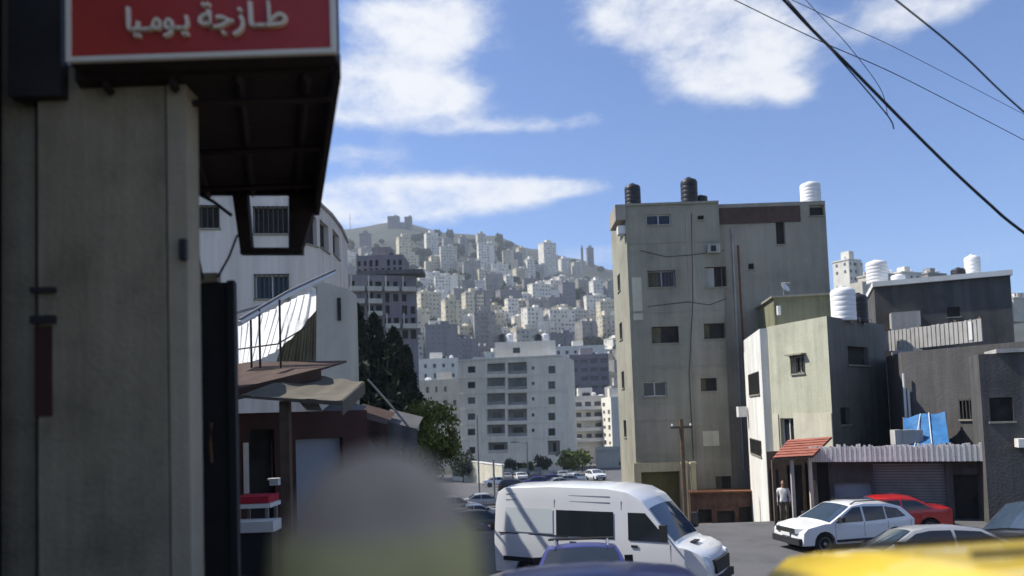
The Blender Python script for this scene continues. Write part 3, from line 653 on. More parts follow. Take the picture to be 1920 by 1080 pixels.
for k in range(3):
    t0 = .1 + .38 * k; pa = Vector((C0[0], C0[1], zc)).lerp(Vector((C3[0], C3[1], zc8)), t0); pb = Vector((C1[0], C1[1], zc)).lerp(Vector((C2[0], C2[1], zc8)), t0)
    MB().tube([pa + Vector((0, 0, -.09)), pb + Vector((0, 0, -.09))], .03, 4).build('batten', 'dark_brown', cn)
fa, fb_ = Vector((C1[0], C1[1] + .02, zc)), Vector((C2[0], C2[1], zc8))
MB().extr([fa + Vector((.01, 0, .14)), fa + Vector((.01, 0, -.05)), fb_ + Vector((.01, 0, -.30)), fb_ + Vector((.01, 0, .14))], (.05, 0, 0)).build('fascia', 'dark_brown', cn)
YF = 8.1
def bar(name, pts, m='dark_brown'):
    MB().extr([PY(x, y, YF) for x, y in pts], (0, .09, 0)).build(name, m, cn)
bar('frame_bar', [(434, 356), (462, 356), (472, 468), (450, 468)]); bar('frame_bar', [(450, 464), (450, 476), (566, 476), (566, 464)])
bar('frame_bar', [(541, 356), (541, 464), (566, 464), (600, 356)]); bar('frame_bar', [(360, 350), (360, 364), (600, 364), (600, 350)])
# dark steel gate post past the pillar
gp = thing('steel_gate', 'dark steel gate leaf standing beside the grey shop pillar', 'gate', PY(410, 1300, 7.6))
g0, g1 = PY(369, 800, 7.6).x, PY(440, 560, 7.6).x; zg = PY(405, 530, 7.6).z
MB().box((g0 - .35, 7.6, .8), (g1, 7.66, zg)).build('leaf', 'black_paint', gp)
MB().box((g1 - .06, 7.55, .8), (g1 + .01, 7.598, zg + .01)).build('edge_bar', 'plastic', gp)
MB().box((PY(378, 520, 7.6).x, 7.56, zg + .002), (PY(410, 520, 7.6).x, 7.66, PY(390, 513, 7.6).z)).build('lock_box', 'wall_shop', gp)
q = PY(398, 830, 7.6); MB().tube([(q.x + .02, 7.53, q.z - .2), (q.x + .02, 7.5, q.z), (q.x + .02, 7.53, q.z + .2)], .018).build('handle', 'rust', gp)
for k, pts in enumerate(([(369, 362), (400, 378), (434, 404)], [(445, 440), (430, 480), (408, 520)], [(360, 440), (372, 480), (381, 525)])):
    single(MB().tube([PY(x, y, 7.55) for x, y in pts], .012 + .006 * (k == 0), 5), 'wire', 'cable', ('black wire slanting down from the dark canopy', 'thin wire hanging down below the empty frame', 'short black wire beside the shop pillar')[k], 'wire')

# ---- white building with rounded corner
cb = thing('corner_building', 'shaded white building with a rounded corner and dark barred windows', 'building', PY(600, 900, 32))
pts = [PY(120, 500, 29.5).to_2d(), PY(372, 500, 30).to_2d(), PY(560, 500, 30.5).to_2d(), PY(597, 500, 31.6).to_2d(), PY(622, 500, 33.6).to_2d(), PY(640, 500, 36.0).to_2d(), PY(652, 500, 39).to_2d()]
ztop = on_edge(pts[2], pts[3], 585, 378)[1]
fpc = pts + [Vector((-13, 46)), Vector((-20, 44))]
spec = {1: [((368, 386, 411, 428), 'bars_void'), ((476, 388, 540, 438), 'bars_void'), ((478, 515, 541, 560), 'bars')], 3: [((600, 418, 616, 468), 'void')], 4: [((624, 436, 636, 480), 'void'), ((628, 560, 634, 598), 'void')], 2: [((568, 404, 594, 458), 'void')]}
hc = {k: [rect(pts[k], pts[k + 1], *r[0]) for r in v] for k, v in spec.items()}
block(cb, fpc, -3, ztop, 'plaster_white', hc, .3)
for k, v in spec.items():
    for h, (r, st) in zip(hc[k], v): window(cb, fpc[k], fpc[k + 1], h, st)
for k in range(2, 6):
    Lk = (fpc[k + 1] - fpc[k]).length; slab_on(fpc[k], fpc[k + 1], -.02, Lk + .02, ztop + .002, ztop + .12, -.3, .10).build('coping', 'render_grey', cb)
# side pier of the building in front, pale beige
pr = thing('stair_tower', 'pale beige wall pier at the end of the white building', 'tower', PY(615, 760, 29))
a, b = PY(588, 620, 27.5), PY(650, 620, 27.5); zt = PY(600, 522, 27.5).z
mb = MB(); mb.add([(a.x, a.y, 0), (b.x, b.y + .6, 0), (b.x, b.y + 2, 0), (a.x, a.y + 2, 0), (a.x, a.y, zt), (b.x, b.y + .6, zt - .35), (b.x, b.y + 2, zt - .35), (a.x, a.y + 2, zt)], [(3, 2, 1, 0), (4, 5, 6, 7), (0, 1, 5, 4), (1, 2, 6, 5), (2, 3, 7, 6), (3, 0, 4, 7)]); mb.build('wall', 'stone_pale', pr)
q0, q1 = PY(627, 555, 27.4), PY(634, 598, 27.4); MB().box((q0.x, a.y + .33, q1.z), (q1.x, a.y + .40, q0.z)).build('slit_window', 'void', pr)
# ---- terrace with white sheets
YG = 20.0
tr_ = thing('terrace_pergola', 'sloping pole frame with white and olive sheets on the terrace', 'pergola', PY(520, 690, YG))
top = [PY(450, 606, 18.5), PY(540, 553, 20.5), PY(628, 512, 23.0)]
for k in range(2): MB().tube([t_ + Vector((0, 0, .10 * k)) for t_ in top], .035 + .03 * (k == 0), 6).build('top_rail', 'frame_white' if k == 0 else 'metal_grey', tr_)
MB().tube([PY(430, 590, 18.6), PY(500, 570, 19.6)], .04, 6).build('top_rail', 'metal_grey', tr_)
for px, y0 in ((470, 592), (524, 562), (486, 580)):
    p = PY(px, y0, 19.2); MB().tube([p, (p.x, p.y, PY(px, 690, 19.2).z)], .03, 6).build('post', 'black_paint', tr_)
MB().tube([PY(446, 655, 19.1), PY(520, 645, 19.1), PY(580, 610, 20.5)], .02, 5).build('cross_rail', 'black_paint', tr_)
def drape(name, m, outline_l, outline_r, Y0, Y1, nu=36, nv=8, amp=.06):
    mb = MB()
    for j in range(nv + 1):
        v = j / nv
        for i in range(nu + 1):
            u_ = i / nu; xl, yl = [outline_l[0][k] * (1 - u_) + outline_l[1][k] * u_ for k in (0, 1)]; xr, yr = outline_r(u_)
            p = PY(xl * (1 - v) + xr * v, yl * (1 - v) + yr * v, Y0 + (Y1 - Y0) * u_); mb.v.append(p + Vector((0, amp * math.sin(u_ * 70 + v * 1.5) + amp * .5 * math.sin(u_ * 31), 0)))
    for j in range(nv):
        for i in range(nu): k = j * (nu + 1) + i; mb.f.append((k, k + nu + 1, k + nu + 2, k + 1))
    return mb.build(name, m, tr_, smooth=70)
drape('white_sheet', 'fabric_white', ((446, 612), (592, 540)), lambda u: (446 + 80 * u + 66 * u ** 3, 682 - 12 * u - 88 * u ** 4), 19.3, 21.5)
drape('olive_sheet', 'fabric_olive', ((545, 575), (594, 538)), lambda u: (515 + 77 * u, 690), 21.6, 22.6, amp=.03)
tz = PY(520, 684, 19.5).z
ts = thing('terrace_awning', 'brown sloping awning roof below the white terrace sheets', 'awning', PY(520, 720, 19))
mb = MB(); q = [PY(420, 735, 16.5), PY(602, 690, 17.8), PY(650, 676, 22), PY(430, 680, 21)]; mb.extr(q, (0, 0, -.06)); mb.build('deck', 'awning_brown', ts)
MB().extr([q[0] + Vector((0, -.02, 0)), q[1] + Vector((0, -.02, 0)), q[1] + Vector((0, -.02, -.25)), q[0] + Vector((0, -.02, -.25))][::-1], (0, .03, 0)).build('valance', 'awning_brown', ts)
cv = thing('cloth_canopy', 'beige cloth canopy sagging over the shop front beneath the brown awning', 'canopy', PY(570, 745, 16.5))
mb = MB(); qs = [PY(448, 742, 15.8), PY(640, 752, 15.6), PY(682, 716, 18.0), PY(560, 700, 18.2)]; nu, nv = 12, 8
for j in range(nv + 1):
    for i in range(nu + 1):
        a, b = i / nu, j / nv; p = qs[0] * (1 - a) * (1 - b) + qs[1] * a * (1 - b) + qs[2] * a * b + qs[3] * (1 - a) * b; mb.v.append(p + Vector((0, 0, -.12 * math.sin(a * 3.14) * math.sin(b * 3.14) + .02 * math.sin(a * 20))))
for j in range(nv):
    for i in range(nu): k = j * (nu + 1) + i; mb.f.append((k, k + 1, k + nu + 2, k + nu + 1))
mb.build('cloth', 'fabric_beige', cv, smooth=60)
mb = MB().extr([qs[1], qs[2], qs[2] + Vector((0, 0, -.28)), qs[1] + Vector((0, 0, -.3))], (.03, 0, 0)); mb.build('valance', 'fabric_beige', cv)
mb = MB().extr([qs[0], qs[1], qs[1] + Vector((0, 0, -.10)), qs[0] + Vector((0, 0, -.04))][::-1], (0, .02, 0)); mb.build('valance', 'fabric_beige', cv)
q = PY(532, 752, 15.9); MB().box((q.x - .10, q.y, -.2), (q.x + .10, q.y + .2, q.z)).build('post', 'wood_dark', cv)
q = PY(600, 750, 16.5); MB().extr([PY(560, 752, 16.3), PY(590, 742, 16.6), PY(604, 770, 16.4), PY(575, 768, 16.2)], (0, .02, -.02)).build('torn_flap', 'render_grey', cv)
# shop front below
sf = thing('corner_shop', 'dark red shop front with a pale blue shutter under the cloth canopy', 'shop', PY(560, 980, 18))
A, B = PY(440, 860, 18.2), PY(690, 860, 20.0); fpf = quad_fp(A.to_2d(), B.to_2d(), 1.5); zf2 = on_edge(A, B, 560, 772)[1]
hf = [rect(A, B, 556, 822, 645, 1010), rect(A, B, 470, 805, 516, 1010)]
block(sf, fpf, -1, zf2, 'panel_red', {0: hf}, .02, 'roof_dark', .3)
u0, u1, z0, z1 = hf[0]; st = slab_on(fpf[0], fpf[1], u0, u1, z0, z1, -.3, -.27).build('shutter', 'shutter_blue', sf); z = z0
while z < z1 - .05: slab_on(fpf[0], fpf[1], u0, u1, z, min(z + .12, z1), -.268, -.255).build('slat', 'shutter_blue', st); z += .13
window(sf, fpf[0], fpf[1], hf[1], 'void', 'doorway')
u0, u1, z0, z1 = rect(A, B, 456, 830, 466, 925); slab_on(fpf[0], fpf[1], u0, u1, z0, z1, .01, .05).build('shop_board', 'render_white', sf)
q = PY(516, 903, 17.4); bx = single(MB().box((q.x - .10, q.y - .1, q.z - .08), (q.x + .10, q.y + .1, q.z + .08)).box((q.x - .16, q.y - .06, q.z + .04), (q.x - .10, q.y + .06, q.z + .08)), 'hanging_lamp', 'frame_white', 'small white lamp box hanging before the red shop front', 'lamp')
MB().tube([(0, 0, .08), (0, 0, .9)], .01).build('cord', 'cable', bx)
q = PY(480, 938, 15.0); st_ = thing('market_stall', 'small market stall with a red cloth and white tray by the shop front', 'stall', (q.x, q.y, ground(q.x, q.y)))
MB().box((q.x - .32, q.y - .3, q.z - .03), (q.x + .35, q.y + .35, q.z + .10)).build('cloth', 'cloth_red', st_)
MB().box((q.x - .20, q.y - .35, q.z - .12), (q.x + .40, q.y + .3, q.z - .04)).build('tray', 'frame_white', st_)
for dx in (-.25, .3):
    for dy in (-.25, .28): MB().box((q.x + dx - .03, q.y + dy - .03, ground(q.x, q.y)), (q.x + dx + .03, q.y + dy + .03, q.z - .03)).build('leg', 'metal_grey', st_)
q = PY(486, 985, 14.5); tb = thing('white_crate', 'white plastic crate on the ground below the red cloth stall', 'crate', (q.x, q.y, ground(q.x, q.y)))
MB().box((q.x - .45, q.y - .25, q.z - .10), (q.x + .35, q.y + .25, q.z + .10)).build('tub', 'frame_white', tb)
MB().box((q.x - .40, q.y - .20, ground(q.x, q.y)), (q.x + .30, q.y + .20, q.z - .102)).build('plinth', 'plastic', tb)
# flat shed
sd = thing('flat_shed', 'low dark shed with flat sheet roof in front of the dark trees', 'shed', PY(690, 900, 26))
q = [PY(596, 778, 22), PY(786, 800, 25), PY(770, 786, 30), PY(610, 768, 29)]
MB().extr(q, (0, 0, -.14)).build('roof_sheet', 'metal_grey', sd)
for k in (0, 1, 2): MB().tube([q[k] + Vector((-.3, .3, -.14)), (q[k].x - .3, q[k].y + .3, -1.5)], .06).build('post', 'wood_dark', sd)
MB().extr([Vector((q[3].x, q[3].y - .5, -1.5)), Vector((q[2].x - .4, q[2].y - .5, -1.5)), Vector((q[2].x - .4, q[2].y - .5, q[2].z - .15)), Vector((q[3].x, q[3].y - .5, q[3].z - .15))], (0, .1, 0)).build('back_wall', 'concrete_dark', sd)
single(MB().tube([PY(690, 712, 22), PY(730, 757, 23), PY(748, 778, 24.5)], .035, 6), 'roof_stay', 'metal_pipe', 'pale slanting pole running down to the flat shed roof', 'pole')

# ---- trees
def tree(name, label, base, h, rx, rz, m, nleaf=2600, leaf=.28, kind='round', group=None, seed=1, trunk=.16):
    r_ = random.Random(seed); base = Vector(base); t = thing(name, label, 'tree', base, group)
    tb_ = MB(); th = h - rz * 1.1
    tb_.tube([base + Vector((0, 0, -.3)), base + Vector((.05, 0, th * .5)), base + Vector((-.05, .05, th)), base + Vector((0, 0, h * .9))], [trunk, trunk * .8, trunk * .6, trunk * .15], 7)
    cl = []
    n_cl = 46 if kind == 'round' else 60
    for i in range(n_cl):
        if kind == 'round':
            while True:
                p = Vector((r_.uniform(-1, 1), r_.uniform(-1, 1), r_.uniform(-1, 1)))
                if .25 < p.length < 1: break
            p = Vector((p.x * rx, p.y * rx, h - rz + p.z * rz))
            s_ = r_.uniform(.3, .55) * rx
        else:
            zz = r_.random() ** .8; wd = rx * (1 - zz) ** .7 * r_.uniform(.35, 1.0) + .1; a = r_.uniform(0, 6.28); p = Vector((wd * math.cos(a), wd * math.sin(a), h - 2 * rz + zz * 2 * rz)); s_ = r_.uniform(.25, .45) * rx * (1.1 - zz)
        cl.append((p, s_))
        if i % 4 == 0: tb_.tube([base + Vector((0, 0, max(.3, min(p.z * .75, h * .7)))), base + (p * .6 + Vector((0, 0, p.z * .3))), base + p], [trunk * .35, trunk * .2, trunk * .05], 5)
    tb_.build('trunk', 'bark', t)
    mb = MB()
    for i in range(nleaf):
        if kind == 'round': p, s_ = r_.choice(cl); d = Vector((r_.gauss(0, 1), r_.gauss(0, 1), r_.gauss(0, .9))).normalized() * s_ * r_.random() ** .4
        else:
            zz = r_.random(); a = r_.uniform(0, 6.28); lob = .64 + .36 * math.sin(a * 3 + zz * 9 + seed) * math.cos(zz * 23 + a); wd = rx * (min(1, (1 - zz) * 2.2) ** .6) * min(1, .35 + zz * 3) * lob * r_.random() ** .35
            p = Vector((wd * math.cos(a), wd * math.sin(a), h - 2 * rz + zz * 2 * rz)); d = Vector((0, 0, 0))
        c = base + p + d; e = Euler((r_.uniform(0, 6.3), r_.uniform(0, 6.3), r_.uniform(0, 6.3))).to_matrix(); k = leaf * r_.uniform(.6, 1.3)
        mb.add([c + e @ Vector(v) * k for v in ((-.5, 0, 0), (0, -.28, .06), (.55, 0, 0), (0, .28, .06))], [(0, 1, 2, 3)])
    mb.build('crown', m, t); return t
for i, (px, ptop, Y, wpx, pb) in enumerate([(672, 572, 56, 46, 800), (706, 590, 60, 52, 800), (742, 618, 57, 52, 800), (765, 650, 62, 40, 800), (690, 680, 50, 70, 830)]):
    b = PY(px, pb, Y); tp_ = PY(px, ptop, Y); gz = ground(b.x, Y); hh = tp_.z - gz; rx = wpx / F * Y * .95
    tree('dark_tree', ('tall dark evergreen tree against the white rounded building', 'dark evergreen tree second from the white rounded building', 'dark tree in the middle of the evergreen clump', 'shorter dark tree on the open side of the evergreen clump', 'low broad dark tree just behind the flat shed')[i], (b.x, Y, gz), hh, rx, hh * .46, 'leaf_dark', 6500, .62, 'cypress' if i < 4 else 'round', 'dark trees behind the shed', 20 + i, .22)
b = PY(800, 880, 40); gz = ground(b.x, 40); tp_ = PY(800, 742, 40)
tree('green_tree', 'bright green leafy tree beside the street before the apartment block', (b.x, 40, gz), tp_.z - gz, 1.45, 2.3, 'leaf_green', 6500, .22, 'round', None, 5, .12)
b = PY(730, 880, 34); gz = ground(b.x, 34); tp_ = PY(730, 800, 34)
tree('hedge_tree', 'olive green bush growing under the flat shed roof edge', (b.x, 34, gz), tp_.z - gz, 1.5, 1.3, 'leaf_green', 2600, .2, 'round', None, 6, .08)
b = PY(690, 1000, 26); gz = ground(b.x, 33); tp_ = PY(660, 805, 32); tree('hedge_tree', 'dark bush filling the shade beneath the flat shed', (PY(660, 850, 32).x, 32, gz), tp_.z - gz, 1.6, 1.4, 'leaf_dark', 2600, .22, 'round', None, 7, .08)

# ---- the seven storey apartment block across the valley road
YV = 145.0
v1 = thing('apartment_block', 'grey apartment block with paired balconies facing the road, white roof house on top', 'apartment block', PY(965, 885, YV))
A, B = PY(862, 770, YV + 4).to_2d(), PY(1066, 770, YV).to_2d(); zt = on_edge(A, B, 965, 672)[1]; fpv = quad_fp(A, B, 14)
cells = []; rows = [693, 722, 751, 781, 810]
for r_, y in enumerate(rows):
    cells += [((877, y - 6, 891, y + 6), 'plain'), ((997, y - 6, 1002, y - 0), 'plain'), ((1028, y - 7, 1041, y + 7), 'plain'), ((913, y - 14, 947, y + 8), 'bay'), ((952, y - 14, 988, y + 8), 'bay')]
cells += [((915, 829, 952, 850), 'bay'), ((1027, 826, 1050, 853), 'bay'), ((880, 838, 891, 850), 'plain'), ((970, 868, 986, 888), 'plain')]
hv = [rect(A, B, *c[0]) for c in cells]
block(v1, fpv, -9, zt, 'stone_apartment', {0: hv}, .8, 'roof_white', 1.1)
for (c, st), h in zip(cells, hv):
    u0, u1, z0, z1 = h
    if st == 'plain': slab_on(fpv[0], fpv[1], u0, u1, z0, z1, -.4, -.3).build('window', 'glass_dark', v1)
    else:
        o = slab_on(fpv[0], fpv[1], u0, u1, z0, z1, -1.15, -1.1).build('balcony', 'stone_grey', v1)
        slab_on(fpv[0], fpv[1], u0 + .9, u1 - .9, z0 + .2, z1 - .5, -1.098, -1.06).build('balcony_door', 'glass_dark', o)
        slab_on(fpv[0], fpv[1], u0, u1, z0, z0 + .55 * rnd.uniform(.8, 1.3), -.12, -.02).build('balustrade', rnd.choice(['stone_pale', 'stone_grey', 'metal_grey']), o)
for y in (706, 736, 766, 795, 823): z = on_edge(A, B, 960, y)[1]; slab_on(fpv[0], fpv[1], .05, 20.8, z, z + .18, .01, .10).build('string_course', 'stone_apartment', v1)
pa, pb = PY(928, 660, YV + 5).to_2d(), PY(1042, 660, YV + 5).to_2d(); fpp = quad_fp(pa, pb, 7); block(v1, fpp, zt - .8, on_edge(pa, pb, 985, 640)[1], 'stone_white', {}, .4, 'roof_white', name='roof_house')
hpw = rect(pa, pb, 962, 652, 975, 662); slab_on(fpp[0], fpp[1], *hpw, .01, .06).build('window', 'glass_dark', v1)
slab_on(fpv[0], fpv[1], -.1, 21, zt + .01, zt + .3, -.5, .2).build('cornice', 'stone_white', v1)
for i, px in enumerate((940, 956, 1008, 1022)):
    q = PY(px, 640, YV + 7); MB().lathe([(.75, 0), (.75, 1.5), (.3, 1.8)], (q.x, q.y, zt - .3 if px > 1045 else q.z - .2), 10).build('roof_tank', 'tank_white' if i % 2 else 'tank_black', v1)

def simple_block(name, label, x0, x1, ytop, ybot, Y, m, rows=4, cols=5, depth=12, skew=0, group=None, win='window_far', wu=.5, wv=.5, ledge=None, z0=None):
    """a block whose every window is a part of its own"""
    A, B = PY(x0, (ytop + ybot) / 2, Y + skew).to_2d(), PY(x1, (ytop + ybot) / 2, Y).to_2d(); fp = quad_fp(A, B, depth)
    zt = on_edge(A, B, (x0 + x1) / 2, ytop)[1]; zb = on_edge(A, B, (x0 + x1) / 2, ybot)[1]; Ln = (B - A).length
    t = thing(name, label, 'building', (*((A + B) / 2), zb), group)
    hs_ = []
    for r in range(rows):
        for c in range(cols):
            if rnd.random() < .12: continue
            cu, cz = Ln * (c + .5) / cols, zb + (zt - zb - .8) * (r + .55) / rows; hw, hh = Ln / cols * wu / 2, (zt - zb) / rows * wv / 2; j_ = rnd.uniform(.7, 1.12); k_ = rnd.uniform(.75, 1.1); hs_.append((cu - hw * j_, cu + hw * j_, cz - hh * k_, cz + hh * k_))
    block(t, fp, (zb - 8) if z0 is None else z0, zt, m, {0: hs_}, .6, 'roof_white', .35)
    for h in hs_: slab_on(fp[0], fp[1], *h, -.38, -.3).build('window', win, t)
    if ledge:
        for r in range(rows): 
            z = zb + (zt - zb - .8) * r / rows
            for q_ in range(max(1, cols // 2)):
                if cols > 4 and rnd.random() < .3: continue
                u0_, u1_ = Ln * q_ / (cols // 2) + (.25 if cols > 4 else -.05), Ln * (q_ + 1) / (cols // 2) - (.25 if cols > 4 else -.05)
                slab_on(fp[0], fp[1], u0_, u1_, z, z + .8, .01, 1.2).build('balcony', ledge, t)
                if cols > 4: slab_on(fp[0], fp[1], u0_ + .1, u0_ + .3, z + .81, z + 2.6, .9, 1.1).build('balcony_post', ledge, t)
    r2 = MB(); cx, cy = (Vector(fp[0]) + Vector(fp[2])) / 2
    r2.box((cx - 1.8, cy - 1.5, zt - .5), (cx + 1.6, cy + 1.8, zt + 2.0)); r2.build('stair_head', m, t)
    for k in range(3): MB().lathe([(.55, 0), (.55, 1.2), (.2, 1.4)], (fp[0][0] + (fp[1][0] - fp[0][0]) * rnd.uniform(.1, .9), fp[0][1] + 2 + rnd.uniform(0, 4), zt - .55), 9).build('roof_tank', rnd.choice(['tank_white', 'tank_white', 'tank_black']), t)
    return t
simple_block('terrace_block', 'grey block with dark ribbon windows just right of the paired balcony block', 1068, 1142, 664, 735, 195, 'stone_mauve', 4, 4, wu=.75, wv=.45)
simple_block('balcony_block', 'block with three sunlit white balcony bands beside the far road', 1076, 1131, 742, 828, 172, 'stone_white', 4, 3, wu=.7, wv=.4, ledge='roof_white')
simple_block('slim_block', 'slim white sunlit tower beside the far road', 1129, 1147, 745, 838, 162, 'stone_white', 6, 2, depth=5, skew=9)
simple_block('road_block', 'grey block with small windows tucked behind the tall concrete house', 1148, 1200, 722, 832, 166, 'stone_grey', 5, 4, wu=.4, wv=.35)
simple_block('valley_block', 'pale stepped block behind the bright green tree', 778, 862, 712, 850, 175, 'stone_pale', 5, 5, wu=.35, wv=.4, skew=3)
simple_block('upper_block', 'pale block with roof clutter above the stepped block by the green tree', 772, 858, 672, 715, 205, 'stone_white', 2, 5, wu=.35, wv=.4)
simple_block('rear_block', 'whitish block rising behind the roof house of the paired balcony block', 1040, 1135, 648, 700, 235, 'stone_white', 3, 6, wu=.4, wv=.4)
lb = simple_block('lattice_block', 'mauve grey apartment block with many dark openings behind the dark trees', 654, 782, 516, 640, 128, 'stone_mauve', 5, 8, 14, wu=.66, wv=.66, win='void', skew=-3, ledge='stone_pale')
simple_block('lattice_penthouse', 'set back top storeys with dark openings on the mauve grey block', 668, 756, 478, 516, 133, 'stone_mauve', 2, 8, 8, wu=.5, wv=.6, win='void', z0=20)
q0, q1 = PY(668, 512, 126.5), PY(792, 514, 126.5); zt = q0.z
single(MB().box((q0.x, 126.5, zt - .35), (q1.x, 131, zt + .35)), 'roof_slab', 'roof_dark', 'thin dark slab edge capping the mauve grey block', 'slab')
# retaining wall and low road-side things
rw = single(MB().box((PY(1118, 850, 150).x, 150, -9), (PY(1200, 850, 150).x, 151, PY(1150, 842, 150).z)).box((PY(1118, 850, 150).x, 149.8, PY(1150, 844, 150).z + .02), (PY(1200, 850, 150).x, 151.2, PY(1150, 840, 150).z + .3)), 'retaining_wall', 'stone_pale', 'long pale retaining wall above the far road', 'wall')
wl = thing('white_wall', 'sunlit white yard wall below the paired balcony block', 'wall', PY(895, 905, 110))
A, B = PY(848, 885, 128).to_2d(), PY(942, 885, 108).to_2d()
zt = on_edge(A, B, 895, 869)[1]
for k in range(6):
    a_, b_ = A.lerp(B, k / 6), A.lerp(B, (k + .985) / 6); Lk = (b_ - a_).length; slab_on(a_, b_, 0, Lk, -8, zt + .15 * (k % 2), -.3, 0).build('wall_panel', 'render_cream', wl)
    slab_on(a_, b_, -.05, Lk + .05, zt + .155, zt + .3, -.4, .08).build('coping', 'render_white', wl)
for i, (px, yt, yb, Y, arm) in enumerate(((894, 778, 905, 85, 0), (925, 862, 920, 75, 0), (988, 828, 890, 120, -1), (1277, 786, 985, 41, 0))):
    a = PY(px, yt, Y); b = PY(px, yb, Y); p = thing('street_pole', ('thin grey pole before the paired balcony block', 'short grey pole by the sunlit white yard wall', 'street lamp with arm before the paired balcony block', 'wooden utility pole before the tall concrete house garage')[i], 'pole', (a.x, a.y, ground(a.x, Y)))
    MB().tube([(a.x, a.y, ground(a.x, Y) - .3), (a.x, a.y, a.z)], .10 if i < 3 else .12, 8).build('mast', 'metal_grey' if i < 3 else 'wood_dark', p)
    if arm:
        MB().tube([(a.x, a.y, a.z - .3), (a.x - 1.6, a.y, a.z)], .06, 6).build('arm', 'metal_grey', p); MB().box((a.x - 2.6, a.y - .2, a.z - .15), (a.x - 1.5, a.y + .2, a.z + .1)).build('lamp_head', 'metal_grey', p)
    if i == 3:
        MB().box((a.x - .6, a.y - .05, a.z - .5), (a.x + .6, a.y + .05, a.z - .38)).build('crossarm', 'wood_dark', p)
        for dx in (-.5, 0, .5): MB().lathe([(.04, 0), (.06, .05), (.03, .14)], (a.x + dx, a.y, a.z - .38), 8).build('insulator', 'tank_white', p)
for i, px in enumerate((1283, 1299)):
    a = PY(px, 870, 43.8); single(MB().box((a.x - .13, a.y - .13, -3.6), (a.x + .13, a.y + .13, a.z)).box((a.x - .18, a.y - .18, a.z), (a.x + .18, a.y + .18, a.z + .12)), 'gate_post', 'paint_cream', ('cream gate post next to the olive garage door', 'second cream gate post farther from the olive garage door')[i], 'post', (a.x, a.y, -3))

# ---- the hillside town
HM = ['stone_pale', 'stone_white', 'stone_grey', 'stone_cream', 'stone_mauve']
nb_built = 0
def hill_house(p, wd, dp, h, m, rot, label, name='hill_house', group=None, slab=False, tower=False):
    rot = R(rot); mt = Matrix.Translation((p.x, p.y, p.z)) @ Matrix.Rotation(rot, 4, 'Z')
    t = thing(name, label, 'tower block' if tower else 'house', (p.x, p.y, p.z), group)
    mb = MB(); mb.box((-wd / 2, 0, -10), (wd / 2, dp, h), mt); mb.box((-wd / 2 - .3, -.3, h), (wd / 2 + .3, dp + .3, h + .5), mt)
    if tower:
        mb.box((-wd * .18, dp * .2, h + .5), (wd * .22, dp * .7, h + 4.5), mt); mb.box((wd * .1, -1.2, 1), (wd / 2 - .5, -.003, h - 1), mt)
    else:
        k = rnd.uniform(-.25, .15); mb.box((wd * k, dp * .3, h + .5), (wd * (k + .28), dp * .7, h + 3.0), mt)
        if rnd.random() < .5: mb.box((wd * .15, -1.3, .5), (wd * .48, -.003, h - rnd.uniform(.3, 3)), mt)
    if not tower and rnd.random() < .55:
        k = rnd.choice((-1, 1)); h2 = h * rnd.uniform(.45, .8); w2 = wd * rnd.uniform(.35, .6); mb.box((k * wd / 2 if k > 0 else -wd / 2 - w2, dp * .15, -10), (wd / 2 + w2 if k > 0 else -wd / 2, dp * .8, h2), mt)
    if rnd.random() < .45:
        fl_ = max(1, int(h / 3.1)); b0 = rnd.uniform(-.5, -.1) * wd
        for f in range(1, fl_): mb.box((b0, -1.1, f * h / fl_ - .1), (b0 + wd * .4, -.004, f * h / fl_ + .75), mt)
    mb.build('wall', m, t)
    wn = MB(); fl = max(1, int(h / 3.1)); nc = max(2, int(wd / 3.0)); nd = max(2, int(dp / 3.4))
    for f in range(fl):
        z = f * h / fl + .9
        for c in range(nc):
            if rnd.random() < .22: continue
            x = -wd / 2 + wd * (c + .5 + rnd.uniform(-.12, .12)) / nc; a = rnd.uniform(.4, 1.0); y = -.05
            if tower and wd * .1 < x < wd / 2: y = -1.25
            wn.box((x - a, y, z), (x + a, y + .04, z + 1.45), mt)
        for c in range(nd):
            if rnd.random() < .3: continue
            y = dp * (c + .5) / nd
            for sx in (-1, 1): wn.box((sx * wd / 2 - .05, y - .55, z), (sx * wd / 2 + .05, y + .55, z + 1.35), mt)
    wn.build('windows', 'window_far', t, kind='stuff')
    tk = MB()
    for k in range(rnd.randint(2, 4)):
        x, y = rnd.uniform(-wd * .45, wd * .45), rnd.uniform(.5, dp * .8); tk.lathe([(.6, 0), (.6, 1.4), (.2, 1.6)], mt @ Vector((x, y, h + .5)), 7)
    tk.build('roof_tanks', 'tank_white' if rnd.random() < .7 else 'tank_black', t, kind='stuff')
    return t
def span(x0, x1, yt, yb):
    p = hit((x0 + x1) / 2, yb); sc_ = p.y / F; return p, (x1 - x0) * sc_, (yb - yt) * sc_
